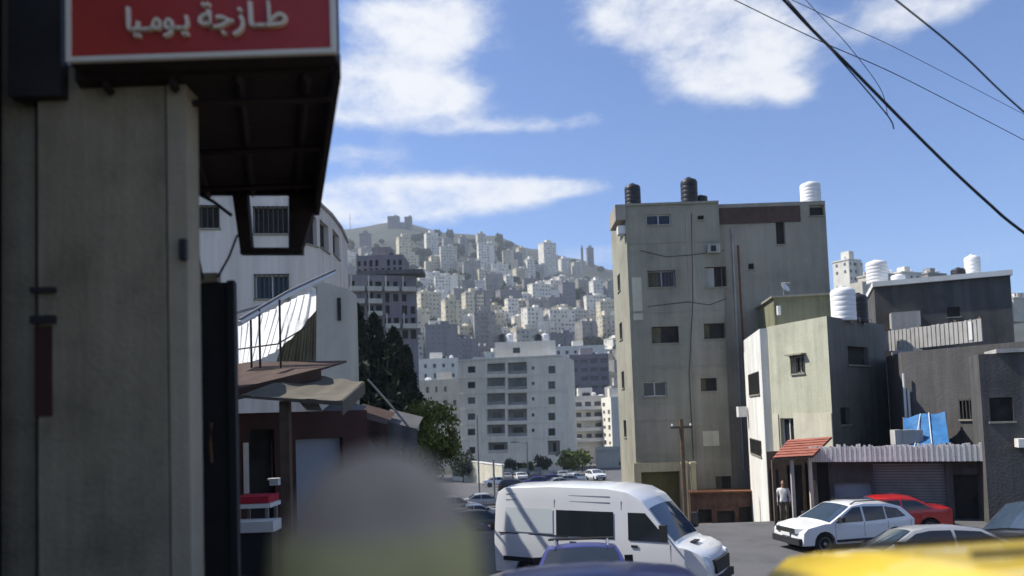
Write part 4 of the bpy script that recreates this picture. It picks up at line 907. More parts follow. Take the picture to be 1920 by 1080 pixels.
TOW = [(672, 700, 437, 480, 4, 12, 'mauve tower highest on the slope above the lattice block'), (746, 776, 443, 516, 3, 25, 'tallest cream tower on the upper slope, sunlit on one side'), (762, 790, 478, 517, 3, 25, 'short cream block pressed against the tallest cream tower'),
       (797, 826, 436, 482, 1, 20, 'white tower next along the ridge from the tallest cream tower'), (830, 851, 446, 472, 2, 20, 'small grey block between the ridge towers'), (861, 880, 445, 482, 2, 24, 'grey tower with white stair head below the ridge'), (866, 906, 489, 532, 2, 10, 'wide grey slab block with pale edges midway up the slope'),
       (894, 914, 438, 470, 0, 20, 'pale block on the ridge beside the trees'), (724, 751, 405, 428, 4, 0, 'square dark block standing up from the ridge line'), (757, 774, 406, 428, 4, 0, 'smaller dark block beside the square one on the ridge'),
       (1016, 1050, 454, 517, 1, 28, 'tall pale tower standing alone above the right shoulder of the hill'), (987, 1008, 486, 532, 1, 25, 'white tower below and left of the tall lone tower'), (1050, 1070, 485, 514, 1, 25, 'short white block beside the tall lone tower'), (1074, 1096, 491, 517, 0, 20, 'low pale block second right of the tall lone tower'),
       (1100, 1116, 464, 500, 4, 5, 'slim grey tower near the concrete house on the skyline'), (1090, 1095, 464, 500, 4, 5, 'very thin grey tower next to the slim skyline tower'), (1110, 1136, 526, 574, 1, 24, 'white tower just left of the concrete house, midway down'), (1028, 1062, 526, 556, 1, 30, 'white block with bright roof under the tall lone tower'),
       (947, 965, 517, 541, 1, 22, 'bright white cube house alone on the bare slope'), (832, 872, 562, 642, 3, 24, 'big sunlit cream block in the middle of the slope'), (869, 914, 548, 604, 3, 20, 'cream block uphill of the big sunlit one'), (886, 936, 585, 662, 2, 8, 'grey block with flat dark eave right of the big cream block'),
       (908, 926, 602, 657, 1, 35, 'thin white sunlit block before the grey eaved block'), (950, 976, 560, 602, 1, 25, 'white block in the centre of the slope'), (1004, 1062, 598, 632, 2, 3, 'long grey block with dark front low on the slope'), (1126, 1160, 592, 664, 3, 26, 'sunlit yellowish tower touching the concrete house outline'),
       (785, 801, 514, 546, 1, 30, 'white gable end house above the lattice block corner'), (1084, 1112, 562, 596, 2, 15, 'grey block left of the yellowish tower'), (648, 668, 500, 540, 4, 10, 'mauve house at the edge of the rounded building')]
for (x0, x1, yt, yb, mi, rt, lab) in TOW:
    p, wd, h = span(x0, x1, yt, yb); hill_house(p, wd * .8, wd * .62, h, HM[mi], rt, lab, 'tower_block' if h > 22 else 'hill_house', 'named blocks on the hillside', tower=h > 22)
# far lit tower on the skyline over the right hand roofs
p = PY(1606, 545, 330); hill_house(Vector((p.x, p.y, p.z - 3)), 9, 8, PY(1606, 488, 330).z - p.z + 3, 'stone_white', 32, 'white gabled tower on the skyline behind the yellow house tanks', 'tower_block', None, tower=True)
for i, (px, yt) in enumerate(((1668, 515), (1712, 512), (1760, 514), (1915, 560), (1632, 520))):
    p = PY(px, 560, 260 + 20 * i); hill_house(Vector((p.x, p.y, p.z)), 11, 8, PY(px, yt, p.y).z - p.z, HM[i % 3], 25, ('pale house peeping over the white roof slab near the small tank', 'pale house peeping over the middle of the white roof slab', 'grey house peeping over the white roof slab by the low tank', 'grey house at the far edge of the frame past the white roof slab', 'white house between the yellow house tanks and the roof slab')[i], 'hill_house', None)
SHORT = ['high mauve tower', 'tallest cream tower', 'short cream block', 'white ridge tower', 'small grey ridge block', 'grey tower with white stair head', 'wide grey slab block', 'pale ridge block', 'square dark ridge block', 'smaller dark ridge block', 'tall lone pale tower', 'white tower left of the lone tower', 'short white block by the lone tower', 'low pale block right of the lone tower', 'slim skyline tower', 'very thin skyline tower', 'white tower by the concrete house', 'white block under the lone tower', 'bright white cube house', 'big sunlit cream block', 'cream block uphill', 'grey flat eaved block', 'thin white sunlit block', 'white block at mid slope', 'long dark fronted block', 'yellowish sunlit tower', 'white gable end house', 'grey block near the yellowish tower', 'mauve house by the rounded building']
NAMED = [((a + b) / 2, (c + d) / 2, n_) for (a, b, c, d, *_), n_ in zip(TOW, SHORT)]
USED = {}
def where(px, py):
    a, b, n_ = min(NAMED, key=lambda q: (q[0] - px) ** 2 + (q[1] - py) ** 2); dx, dy = px - a, py - b
    return ('right of' if dx > 0 else 'left of') if abs(dx) > abs(dy) * .8 else ('just below' if dy > 0 else 'just above'), n_
HC = {'stone_pale': 'beige', 'stone_white': 'white', 'stone_grey': 'grey', 'stone_cream': 'cream', 'stone_mauve': 'mauve grey'}
def own(base, n_):
    """the few that share neighbour, side and look are told apart by size rank words"""
    k = USED.get(base, 0); USED[base] = k + 1
    return base.replace('A_', ('', 'another ', 'third ', 'fourth ', 'fifth ', 'sixth ', 'seventh ', 'eighth ', 'ninth ', 'tenth ')[min(k, 9)])
taken = [((a + b) / 2, d) for a, b, c, d, *_ in TOW]
cnt = 0; tries = 0
while cnt < 265 and tries < 9000:
    tries += 1
    px, py = rnd.uniform(645, 1200), 505 + 190 * rnd.random() ** .75
    ridge = 440 + max(0, px - 850) * .30
    if py < ridge + 30: continue
    if py < 545 and 920 < px < 1000 and rnd.random() < .6: continue
    p = hit(px, py)
    if p.y < 270: continue
    wpx = F / p.y * rnd.uniform(15, 27); hpx = F / p.y * rnd.uniform(10, 30 if py > 560 else 38)
    if any(abs(px - a) < (wpx * .5 if py < 600 else wpx * .38) and abs(py - b) < hpx * .55 for a, b in taken): continue
    taken.append((px, py)); cnt += 1
    z_ = 'upper' if py < 570 else ('middle' if py < 630 else 'lower')
    m_ = rnd.choice(HM + ['stone_white', 'stone_cream']); hh = hpx * p.y / F; dr, nm_ = where(px, py - hpx / 2)
    lab = own('A_%s %s house %s the %s' % ('low' if hh < 12 else ('tall' if hh > 19 else 'mid height'), HC[m_], dr, nm_), 0)
    hill_house(p, wpx * p.y / F * .85, rnd.uniform(8, 13), hh, m_, rnd.uniform(5, 38), lab, 'hill_house', 'houses on the %s hillside' % z_)
# trees on the hill: one crown mesh shared by the copies
lm = MB(); r_ = random.Random(3)
for i in range(260):
    d = Vector((r_.gauss(0, 1), r_.gauss(0, 1), r_.gauss(0, .8))).normalized() * r_.random() ** .35; c = Vector((d.x * 3.2, d.y * 3.2, 4.2 + d.z * 2.6)); e = Euler((r_.uniform(0, 6.3), r_.uniform(0, 6.3), 0)).to_matrix(); k = r_.uniform(.9, 1.7)
    lm.add([c + e @ Vector(v) * k for v in ((-.5, -.3, 0), (.5, -.4, .1), (.6, .4, 0), (-.4, .45, .1))], [(0, 1, 2, 3)])
ht0 = thing('hill_tree', 'dark green tree between the houses on the hillside', 'tree', (0, 0, 0), 'trees on the hillside', local=True)
lm.build('crown', 'leaf_far', ht0); MB().tube([(0, 0, -2), (0, 0, 2.5), (.1, 0, 4.5)], [.35, .28, .1], 6).build('trunk', 'bark', ht0)
for i in range(210):
    while True:
        px, py = rnd.uniform(650, 1180), rnd.uniform(450, 690)
        ridge = 428 + max(0, px - 850) * .28
        if py > ridge + 6: break
    if i < 22: px = rnd.uniform(780, 960); d = ray(px, 440 + max(0, px - 900) * .25 + rnd.uniform(3, 40)); 
    p = hit(px, py if i >= 22 else 440 + max(0, px - 850) * .30 + rnd.uniform(4, 50)); o = ht0 if i == 0 else copy_tree(ht0)
    pxx = 960 + F * (p.x / p.y); dr, nm_ = where(pxx, 778 - F * (p.z + 4 - CAMZ) / p.y - (pxx - 960) * .035); sw_ = rnd.choice(('small', 'broad', 'round', 'tall', 'dense', 'low')); o['label'] = own('A_' + sw_ + ' green tree growing %s the %s' % (dr, nm_), 0)
    o.location = p; o.rotation_euler.z = rnd.uniform(0, 6.3); s_ = rnd.uniform(.8, 1.2) if sw_ == 'small' else rnd.uniform(1.2, 2.1); o.scale = (s_ * (1.35 if sw_ == 'broad' else 1), s_ * (1.35 if sw_ == 'broad' else 1), s_ * {'tall': 1.5, 'low': .7}.get(sw_, 1))
for i in range(16):
    px, py = rnd.uniform(680, 1120), 500 + 150 * rnd.random(); p = hit(px, py); Lh = rnd.uniform(30, 70); a = rnd.uniform(-.15, .15); mb = MB(); pts_ = []
    for k in range(9): x = p.x - Lh / 2 + Lh * k / 8; y = p.y + a * (x - p.x) - 4; pts_.append((x, y, ground(x, y)))
    for q0, q1 in zip(pts_, pts_[1:]): mb.extr([(q0[0], q0[1], q0[2] - 3), (q1[0], q1[1], q1[2] - 3), (q1[0], q1[1], q1[2] + 2.4), (q0[0], q0[1], q0[2] + 2.4)], (0, 1, 0))
    dr, nm_ = where(px, py); single(mb, 'terrace_wall', rnd.choice(['stone_pale', 'stone_cream', 'stone_grey']), own('A_long stone terrace wall %s the %s' % (dr, nm_), 0), 'wall', p, 'terrace walls on the hillside')
# skyline mast
p = hit(657, 436); am = thing('radio_mast', 'thin radio mast on the ridge beside the rounded building', 'mast', p); MB().tube([p + Vector((0, 0, -3)), p + Vector((0, 0, 34))], [.7, .25], 5).build('shaft', 'metal_grey', am); MB().tube([p + Vector((-2, 0, 24)), p + Vector((2, 0, 24))], .3, 5).build('crossbar', 'metal_grey', am)

# ---- vehicles: x forward, y to the left, z up
def vehicle(name, label, pos, heading, top, W, wheels, rw, belt, tumble, paint, panes, shields, lights=True, group=None, extra=None, tilt=True, cat='car', nose=.07):
    zs = .30; poly = []; x_r, x_f = top[0][0], top[-1][0]; ztop = max(z for _, z in top)
    poly.append((x_r, zs))
    for wx in sorted(wheels):
        R_ = rw * 1.16
        for k in range(9):
            a = math.pi * (1 - k / 8); poly.append((wx + R_ * math.cos(a), max(zs, rw + R_ * math.sin(a) * 1.0) if 0 < k < 8 else zs))
    poly.append((x_f, zs)); poly += [p for p in reversed(top)]
    pts = []
    for p in poly:
        if not pts or (Vector(p) - Vector(pts[-1])).length > .004: pts.append(p)
    bm = bmesh.new(); vs = [bm.verts.new((x, -W / 2, z)) for x, z in pts]; f = bm.faces.new(vs)
    ex = bmesh.ops.extrude_face_region(bm, geom=[f]); bmesh.ops.translate(bm, verts=[g for g in ex['geom'] if isinstance(g, bmesh.types.BMVert)], vec=(0, W, 0))
    for z in [belt - .35, belt - .02] + [belt + (ztop - belt) * k / 4 for k in range(1, 4)]:
        bmesh.ops.bisect_plane(bm, geom=bm.verts[:] + bm.edges[:] + bm.faces[:], plane_co=(0, 0, z), plane_no=(0, 0, 1))
    for k in range(1, 12):
        bmesh.ops.bisect_plane(bm, geom=bm.verts[:] + bm.edges[:] + bm.faces[:], plane_co=(x_r + (x_f - x_r) * k / 12, 0, 0), plane_no=(1, 0, 0))
    for y in (-.25, 0, .25): bmesh.ops.bisect_plane(bm, geom=bm.verts[:] + bm.edges[:] + bm.faces[:], plane_co=(0, y * W, 0), plane_no=(0, 1, 0))
    def fy(x, z):
        u = abs(x - (x_f + x_r) / 2) / ((x_f - x_r) / 2)
        return 1 - tumble * max(0, (z - belt) / (ztop - belt)) ** 1.15 - nose * u ** 6 - .03 * max(0, (.55 - z) / .3)
    def crown(x, y, z): return z - (.05 * (2 * y / W) ** 2 if z > belt else 0)
    for v in bm.verts:
        x, y, z = v.co; v.co.y = y * fy(x, z)
        b = (2 * y / W) ** 2
        if x > x_f - .6: v.co.x = x - .10 * b * (x - x_f + .6) / .6
        if x < x_r + .4: v.co.x = x + .06 * b * (x_r + .4 - x) / .4
        v.co.z = crown(x, y, z)
    bmesh.ops.recalc_face_normals(bm, faces=bm.faces[:])
    es = [e for e in bm.edges if len(e.link_faces) == 2 and e.calc_face_angle(0) > R(38)]
    bmesh.ops.bevel(bm, geom=es, offset=.045, segments=3, affect='EDGES', profile=.6, clamp_overlap=True)
    if tilt:
        h = Vector((*heading, 0)).normalized(); e = .8; g = lambda v: ground(v.x, v.y); p0 = Vector(pos)
        fw_ = Vector((h.x, h.y, (g(p0 + h * e) - g(p0 - h * e)) / (2 * e))).normalized(); l_ = Vector((-h.y, h.x, 0)); lf = Vector((l_.x, l_.y, (g(p0 + l_ * e) - g(p0 - l_ * e)) / (2 * e))); up = fw_.cross(lf).normalized(); lf = up.cross(fw_)
        rot = Matrix((fw_, lf, up)).transposed()
    else: rot = Matrix.Rotation(math.atan2(heading[1], heading[0]), 3, 'Z')
    t = thing(name, label, cat, pos, group, rot.to_euler(), local=True)
    me = bpy.data.meshes.new('body'); bm.to_mesh(me); bm.free(); me.materials.append(MAT[paint]); me.polygons.foreach_set('use_smooth', [True] * len(me.polygons)); me.set_sharp_from_angle(angle=R(40))
    bo = bpy.data.objects.new('body', me); C.objects.link(bo); bo.parent = t; ORG[bo.name] = Vector((0, 0, 0))
    for (nm, ply, m_) in panes:
        for s_ in (-1, 1):
            pb_ = bmesh.new(); pb_.faces.new([pb_.verts.new((x, 0, z)) for x, z in ply]); xs1, zs1 = [x for x, z in ply], [z for x, z in ply]
            for k in range(1, 10): bmesh.ops.bisect_plane(pb_, geom=pb_.verts[:] + pb_.edges[:] + pb_.faces[:], plane_co=(min(xs1) + (max(xs1) - min(xs1)) * k / 10, 0, 0), plane_no=(1, 0, 0))
            for k in range(1, 4): bmesh.ops.bisect_plane(pb_, geom=pb_.verts[:] + pb_.edges[:] + pb_.faces[:], plane_co=(0, 0, min(zs1) + (max(zs1) - min(zs1)) * k / 4), plane_no=(0, 0, 1))
            pb_.verts.index_update(); mb = MB(); mb.v = [Vector((v.co.x, s_ * (W / 2 * fy(v.co.x, v.co.z) + .014), v.co.z - .05)) for v in pb_.verts]; mb.f = [tuple(v.index for v in f_.verts) if s_ < 0 else tuple(v.index for v in reversed(f_.verts)) for f_ in pb_.faces]; pb_.free()
            mb.build(nm, m_, t, smooth=60)
    for (nm, a, b, m_, ins) in shields:
        n_ = Vector((b[1] - a[1], 0, -(b[0] - a[0]))); n_ = n_.normalized() if n_.length else Vector((1, 0, 0))
        if nm != 'hood_vent' and ((nm == 'windshield') != (n_.x > 0)): n_.negate()
        p3 = []
        rows_ = 5; cols_ = 9; mb = MB()
        for j in range(rows_):
            for i in range(cols_):
                tt = ins + (1 - 2 * ins) * j / (rows_ - 1); x = a[0] + (b[0] - a[0]) * tt; z = a[1] + (b[1] - a[1]) * tt; yy = (i / (cols_ - 1) * 2 - 1) * .90; bb = yy * yy
                xx = x
                if x > x_f - .6: xx = x - .10 * bb * (x - x_f + .6) / .6
                if x < x_r + .4: xx = x + .06 * bb * (x_r + .4 - x) / .4
                mb.v.append(Vector((xx, yy * W / 2 * fy(x, z), crown(x, yy * W / 2, z))) + n_ * .016)
        for j in range(rows_ - 1):
            for i in range(cols_ - 1): k = j * cols_ + i; mb.f.append((k, k + 1, k + cols_ + 1, k + cols_))
        mb.build(nm, m_, t, smooth=60)
    for wx in wheels:
        for s_ in (-1, 1):
            b = MB().lathe([(rw * .62, -.1), (rw * .9, -.11), (rw, -.07), (rw, .07), (rw * .9, .11), (rw * .62, .1)], (0, 0, 0), 24); b.v = [Vector((v.x + wx, s_ * (W / 2 - .125) + v.z, v.y + rw)) for v in b.v]
            wo_ = b.build('wheel', 'rubber', t, smooth=40)
            b = MB().lathe([(rw * .60, .0), (rw * .60, .105), (rw * .5, .09), (rw * .15, .10), (rw * .12, .115)], (0, 0, 0), 20); b.v = [Vector((v.x + wx, s_ * (W / 2 - .125) + s_ * v.z, v.y + rw)) for v in b.v]; b.build('rim', 'rim', wo_, smooth=30)
    if lights:
        zh = belt - .22
        for s_ in (-1, 1):
            y1 = W / 2 * (1 - nose) ; xf_ = x_f - .20
            mb = MB(); mb.extr([(x_f - .40, s_ * y1 * 1.005, zh - .07), (x_f - .40, s_ * y1 * 1.005, zh + .07), (x_f - .02, s_ * y1 * .62, zh + .06), (x_f - .02, s_ * y1 * .62, zh - .09)], (.035, s_ * .02, 0)); mb.build('headlight', 'lamp_clear', t)
            MB().extr([(x_r + .20, s_ * y1 * 1.01, zh - .05), (x_r + .20, s_ * y1 * 1.01, zh + .16), (x_r - .01, s_ * y1 * .75, zh + .16), (x_r - .01, s_ * y1 * .75, zh - .05)], (-.02, s_ * .015, 0)).build('tail_light', 'lamp_red', t)
            MB().box((x_r + (x_f - x_r) * .66, s_ * (W / 2 + .11) - .09, belt + .02), (x_r + (x_f - x_r) * .66 + .12, s_ * (W / 2 + .11) + .09, belt + .17)).build('mirror', 'plastic', t)
        MB().box((x_f - .06, -W * .28, zh - .10), (x_f + .012, W * .28, zh + .05)).build('grille', 'plastic', t)
        MB().box((x_f - .10, -W * .42, .32), (x_f + .03, W * .42, .52)).build('bumper', 'plastic', t); MB().box((x_r - .03, -W * .42, .32), (x_r + .1, W * .42, .55)).build('bumper', 'plastic', t)
    if lights:
        for s_ in (-1, 1):
            y = lambda x, z, o: s_ * (W / 2 * fy(x, z) + o)
            for x in (-1.02, -.14, .92):
                MB().extr([(x, y(x, .5, .001), .5), (x + .010, y(x, .5, .001), .5), (x + .010, y(x, belt, .001), belt - .03), (x, y(x, belt, .001), belt - .03)], (0, s_ * .004, 0)).build('door_gap', 'plastic', t)
            for x in (-.98, -.02): MB().extr([(x + .04, y(x, belt - .14, .002), belt - .15), (x + .20, y(x, belt - .14, .002), belt - .15), (x + .20, y(x, belt - .14, .002), belt - .12), (x + .04, y(x, belt - .14, .002), belt - .12)], (0, s_ * .022, 0)).build('door_handle', paint, t)
            MB().extr([(-.9, y(0, .45, .002), .36), (.9, y(0, .45, .002), .36), (.9, y(0, .45, .002), .44), (-.9, y(0, .45, .002), .44)], (0, s_ * .015, 0)).build('sill_strip', 'plastic', t)
        MB().box((x_f + .014, -.25, .56), (x_f + .024, .25, .67)).build('number_plate', 'frame_white', t); MB().box((x_r - .045, -.25, .62), (x_r - .028, .25, .73)).build('number_plate', 'frame_white', t)
    if extra: extra(t, fy, W)
    return t
def at(px, Y, dz=0): p = PY(px, 900, Y); return (p.x, Y, ground(p.x, Y) + dz)
VT = [(-2.95, .5), (-2.96, 1.2), (-2.90, 2.2), (-2.80, 2.50), (-2.55, 2.62), (-1.2, 2.68), (.4, 2.66), (.95, 2.58), (1.30, 2.40), (1.48, 2.18), (2.12, 1.36), (2.22, 1.30), (2.72, 1.12), (2.90, .95), (2.96, .75), (2.96, .45)]
def van_extra(t, fy, W):
    for s_ in (-1, 1):
        y = lambda x, z, o=.006: s_ * (W / 2 * fy(x, z) + o)
        for nm, x0, x1, z0, z1, m_ in (('door_rail', -2.75, -.65, 1.345, 1.375, 'plastic'), ('side_strip', -2.6, -.9, .62, .74, 'plastic'), ('side_strip', -.5, .7, .62, .74, 'plastic'), ('door_handle', -.60, -.42, 1.18, 1.24, 'plastic'), ('door_handle', 1.05, 1.22, 1.18, 1.24, 'plastic')):
            MB().extr([(x0, y(x0, z0), z0), (x1, y(x1, z0), z0), (x1, y(x1, z1), z1), (x0, y(x0, z1), z1)], (0, s_ * .012, 0)).build(nm, m_, t)
        for x in (-1.04, .80, 2.02):
            zt_ = 2.30 if x < 1 else 1.30; MB().extr([(x, y(x, .45, .001), .45), (x + .012, y(x, .45, .001), .45), (x + .012, y(x, zt_, .001), zt_), (x, y(x, zt_, .001), zt_)], (0, s_ * .004, 0)).build('door_gap', 'plastic', t)
        for z in (2.25, 2.40): MB().extr([(-2.5, y(-2.5, z, .0), z), (.5, y(.5, z, .0), z), (.5, y(.5, z + .02, .0), z + .02), (-2.5, y(-2.5, z + .02, .0), z + .02)], (0, s_ * .006, 0)).build('roof_crease', 'car_silver', t)
        MB().tube([(1.95, s_ * .98, 1.48), (1.95, s_ * 1.2, 1.52)], .025).build('mirror_arm', 'plastic', t); MB().box((1.88, s_ * 1.22 - .1, 1.42), (2.02, s_ * 1.22 + .1, 1.80)).build('mirror', 'plastic', t)
        MB().extr([(2.42, s_ * .90, .82), (2.50, s_ * .90, 1.10), (2.86, s_ * .66, 1.00), (2.90, s_ * .66, .78)], (.035, s_ * .045, 0)).build('headlight', 'lamp_clear', t)
    MB().box((2.85, -.55, .60), (2.985, .55, .92)).build('grille', 'plastic', t); MB().box((2.80, -.85, .34), (3.0, .85, .52)).build('bumper', 'plastic', t)
    MB().box((2.30, -.35, 1.27), (2.42, .05, 1.30)).build('wiper', 'plastic', t)
vh = (.857, -.514)
van_ = vehicle('white_van', 'white high roof panel van with an open dark side window turning across the street', (2.46, 20.7, 0), vh, VT, 1.98, (-1.85, 1.95), .34, 1.25, .09, 'car_white',
        [('side_panel', [(-2.55, 1.46), (-1.08, 1.46), (-1.08, 2.10), (-2.50, 2.10)], 'van_panel'), ('side_window', [(-.98, 1.42), (.60, 1.42), (.60, 2.08), (-.98, 2.08)], 'car_glass'), ('door_window', [(.98, 1.40), (1.98, 1.40), (1.93, 1.50), (1.42, 2.08), (.98, 2.08)], 'car_glass')],
        [('windshield', (2.12, 1.36), (1.46, 2.20), 'windshield', .04), ('rear_window', (-2.95, 1.4), (-2.90, 2.2), 'car_glass', .05)], lights=False, extra=van_extra, cat='van')
van_.scale = (1.06, 1.03, 1.03)
SUVT = [(-2.1, .5), (-2.14, .95), (-2.02, 1.12), (-1.72, 1.52), (-1.45, 1.63), (-.5, 1.67), (.25, 1.60), (1.02, 1.08), (1.15, 1.03), (1.9, .92), (2.10, .78), (2.13, .5)]
SLK = [(-2.1, .5), (-2.14, .92), (-2.06, 1.04), (-1.62, 1.40), (-1.2, 1.52), (-.3, 1.56), (.2, 1.50), (1.12, 1.0), (1.28, .96), (1.95, .84), (2.12, .70), (2.14, .5)]
LP_ = [('side_window', [(-1.72, 1.10), (-1.45, 1.36), (-1.0, 1.44), (-1.0, 1.06)], 'car_glass'), ('side_window', [(-.94, 1.05), (-.94, 1.45), (-.18, 1.48), (-.18, 1.02)], 'car_glass'), ('side_window', [(-.10, 1.02), (-.10, 1.48), (.18, 1.46), (.92, 1.02)], 'car_glass')]
LS_ = [('windshield', (1.12, 1.0), (.2, 1.50), 'windshield', .05), ('rear_window', (-2.06, 1.04), (-1.62, 1.40), 'car_glass', .06)]
SP = [('side_window', [(-1.85, 1.12), (-1.55, 1.50), (-1.0, 1.55), (-1.0, 1.10)], 'car_glass'), ('side_window', [(-.94, 1.09), (-.94, 1.55), (-.18, 1.56), (-.18, 1.06)], 'car_glass'), ('side_window', [(-.10, 1.06), (-.10, 1.55), (.22, 1.53), (.86, 1.08)], 'car_glass')]
SS = [('windshield', (1.02, 1.08), (.25, 1.60), 'windshield', .05), ('rear_window', (-2.02, 1.12), (-1.72, 1.52), 'car_glass', .06)]
def suv_extra(t, fy, W):
    for s_ in (-1, 1): MB().tube([(-1.3, s_ * .56, 1.47), (-1.2, s_ * .56, 1.57), (-.1, s_ * .56, 1.58), (.1, s_ * .56, 1.49)], .02).build('roof_rail', 'plastic', t)
vehicle('white_car', 'white sport utility car parked facing left before the shops', at(1576, 25.2, -.06), (-1, -.22), SLK, 1.82, (-1.28, 1.32), .34, .98, .20, 'car_white', LP_, LS_, extra=suv_extra)
SET = [(-2.15, .5), (-2.18, .92), (-2.08, 1.0), (-1.55, 1.04), (-.95, 1.40), (-.55, 1.46), (.05, 1.46), (.35, 1.40), (1.05, .98), (1.18, .94), (1.95, .82), (2.12, .70), (2.15, .5)]
EP = [('side_window', [(-1.42, 1.05), (-.92, 1.35), (-.42, 1.39), (-.42, 1.02)], 'car_glass'), ('side_window', [(-.36, 1.01), (-.36, 1.39), (.05, 1.39), (.33, 1.34), (.88, 1.0)], 'car_glass')]
ES = [('windshield', (1.05, .98), (.35, 1.40), 'windshield', .05), ('rear_window', (-1.55, 1.04), (-.95, 1.40), 'car_glass', .06)]
vehicle('red_car', 'red car parked behind the white sport utility car', at(1652, 28.0, -.14), (-1, .12), SET, 1.78, (-1.30, 1.33), .32, .98, .18, 'car_red', EP, ES)
vehicle('silver_car', 'pale silver car with only its roof showing in front of the red car', at(1722, 15.8), (-1, .1), SET, 1.75, (-1.30, 1.33), .31, .98, .20, 'car_silver', EP, ES)
BVT = [(-2.3, .5), (-2.33, 1.1), (-2.25, 1.75), (-2.0, 1.95), (-.5, 2.0), (.6, 1.92), (1.35, 1.22), (1.5, 1.16), (2.15, 1.02), (2.35, .85), (2.37, .5)]
BP = [('side_window', [(-2.05, 1.28), (-1.98, 1.75), (-1.0, 1.80), (-1.0, 1.25)], 'car_glass'), ('side_window', [(-.92, 1.25), (-.92, 1.80), (.0, 1.80), (.0, 1.22)], 'car_glass'), ('side_window', [(.08, 1.22), (.08, 1.80), (.5, 1.76), (1.12, 1.24)], 'car_glass')]
BS = [('windshield', (1.35, 1.22), (.6, 1.92), 'windshield', .05), ('rear_window', (-2.33, 1.15), (-2.25, 1.75), 'car_glass', .06)]
vehicle('black_car', 'black people carrier at the edge of the frame by the dark low house', at(1985, 18.5), (-1, -.1), BVT, 1.9, (-1.4, 1.45), .34, 1.15, .14, 'car_black', BP, BS)
def taxi_extra(t, fy, W):
    for y_ in (-.52, .52): MB().tube([(-1.9, y_, 1.625), (-.4, y_, 1.655), (.4, y_, 1.60)], .012).build('roof_seam', 'plastic', t)
TX_ = PY(1760, 1000, 8.0).x
YT2 = [(a, b * .78 + (.1 if b > 1 else 0)) for a, b in BVT]; YP2 = [(n, [(a, b * .78 + .09) for a, b in p], m) for n, p, m in BP]; YS2 = [(n, (a[0], a[1] * .78 + .1), (b[0], b[1] * .78 + .1), m, i) for n, a, b, m, i in BS]
vehicle('yellow_taxi', 'yellow taxi close to the camera with its roof and side windows showing', (PY(1478, 1010, 2.6).x + 2.36, 2.65, ground(0, 2.65) - .075), (1, .02), YT2, 1.85, (-1.4, 1.45), .32, .98, .12, 'car_yellow', YP2, YS2, extra=taxi_extra)
def bars_extra(t, fy, W):
    for s_ in (-1, 1): MB().tube([(-1.0, s_ * .52, 1.40), (-.9, s_ * .52, 1.52), (.1, s_ * .52, 1.52), (.2, s_ * .52, 1.42)], .022).build('roof_rail', 'rim', t)
    for x in (-.75, -.05): MB().tube([(x, -.66, 1.545), (x, .66, 1.545)], .025).build('roof_bar', 'plastic', t)
vehicle('navy_car', 'navy blue car with roof bars waiting in front of the white van', at(1088, 15.6, -.12), (.10, 1), SET, 1.75, (-1.30, 1.33), .31, .98, .22, 'car_navy', EP, ES, extra=bars_extra)
vehicle('navy_car', 'nearest navy blue car with only its roof above the frame edge', at(1105, 6.2, -.08), (.05, 1), SET, 1.8, (-1.30, 1.33), .31, .98, .20, 'car_navy', EP, ES)
far = [(1117, 112, 'car_white', (.3, -1), 'white car driving down the far road', SUVT, SP, SS, 1.02), (1092, 80, 'car_black', (1, .2), 'dark car crossing behind the white van roof', SET, EP, ES, .98), (1050, 92, 'car_silver', (1, .3), 'silver car parked beyond the dark crossing car', SET, EP, ES, .98), (1012, 98, 'car_navy', (1, .1), 'blue car parked before the paired balcony block', SET, EP, ES, .98),
       (968, 88, 'car_black', (1, -.1), 'black car parked before the paired balcony block entrance', SUVT, SP, SS, 1.02), (908, 70, 'car_silver', (1, .1), 'grey car parked under the sunlit yard wall', SET, EP, ES, .98), (868, 58, 'car_black', (1, .2), 'dark car standing past the end of the white van', SET, EP, ES, .98), (1075, 106, 'car_white', (.8, 1), 'small white car by the kerb of the far road', SET, EP, ES, .98),
       (852, 66, 'car_silver', (1, .3), 'silver car in the gap between the green tree and the van', SUVT, SP, SS, 1.02), (893, 61, 'car_white', (1, .2), 'white car in the gap just behind the van', SET, EP, ES, .98), (850, 47, 'car_navy', (.9, .4), 'blue car nearest the person in the gap by the green tree', SET, EP, ES, .98), (900, 50, 'car_black', (1, .3), 'black car half hidden by the rear of the van', SUVT, SP, SS, 1.02)]
for (px, Y, m_, hd, lab, tp2, pn, ssh, bl) in far: vehicle('distant_car', lab, at(px, Y), hd, tp2, 1.78, (-1.29, 1.32), .32, bl, .2, m_, pn, ssh, group='distant cars')

rows_ = [(948, 118, 'car_silver', 'silver car at the start of the parked row under the balcony block'), (975, 117, 'car_white', 'white car in the parked row under the balcony block'), (1003, 118, 'car_black', 'black car in the parked row under the balcony block'), (1030, 116, 'car_black', 'second black car in the parked row under the balcony block'), (1055, 117, 'car_silver', 'silver car at the end of the parked row under the balcony block'),
         (935, 103, 'car_white', 'white car in the front row past the van roof'), (1038, 104, 'car_navy', 'dark blue car in the front row past the van roof'), (1068, 100, 'car_silver', 'silver car in the front row past the van roof')]
for (px, Y, m_, lab) in rows_: vehicle('distant_car', lab, at(px, Y), (rnd.uniform(-.3, .3), 1) if Y > 110 else (1, .1), SET, 1.78, (-1.29, 1.32), .32, .98, .2, m_, EP, ES, group='distant cars')
gw = thing('garden_wall', 'low rubble garden wall at the foot of the paired balcony block', 'wall', PY(1000, 890, 124))
A, B = PY(946, 885, 126).to_2d(), PY(1072, 885, 122).to_2d(); Lw = (B - A).length
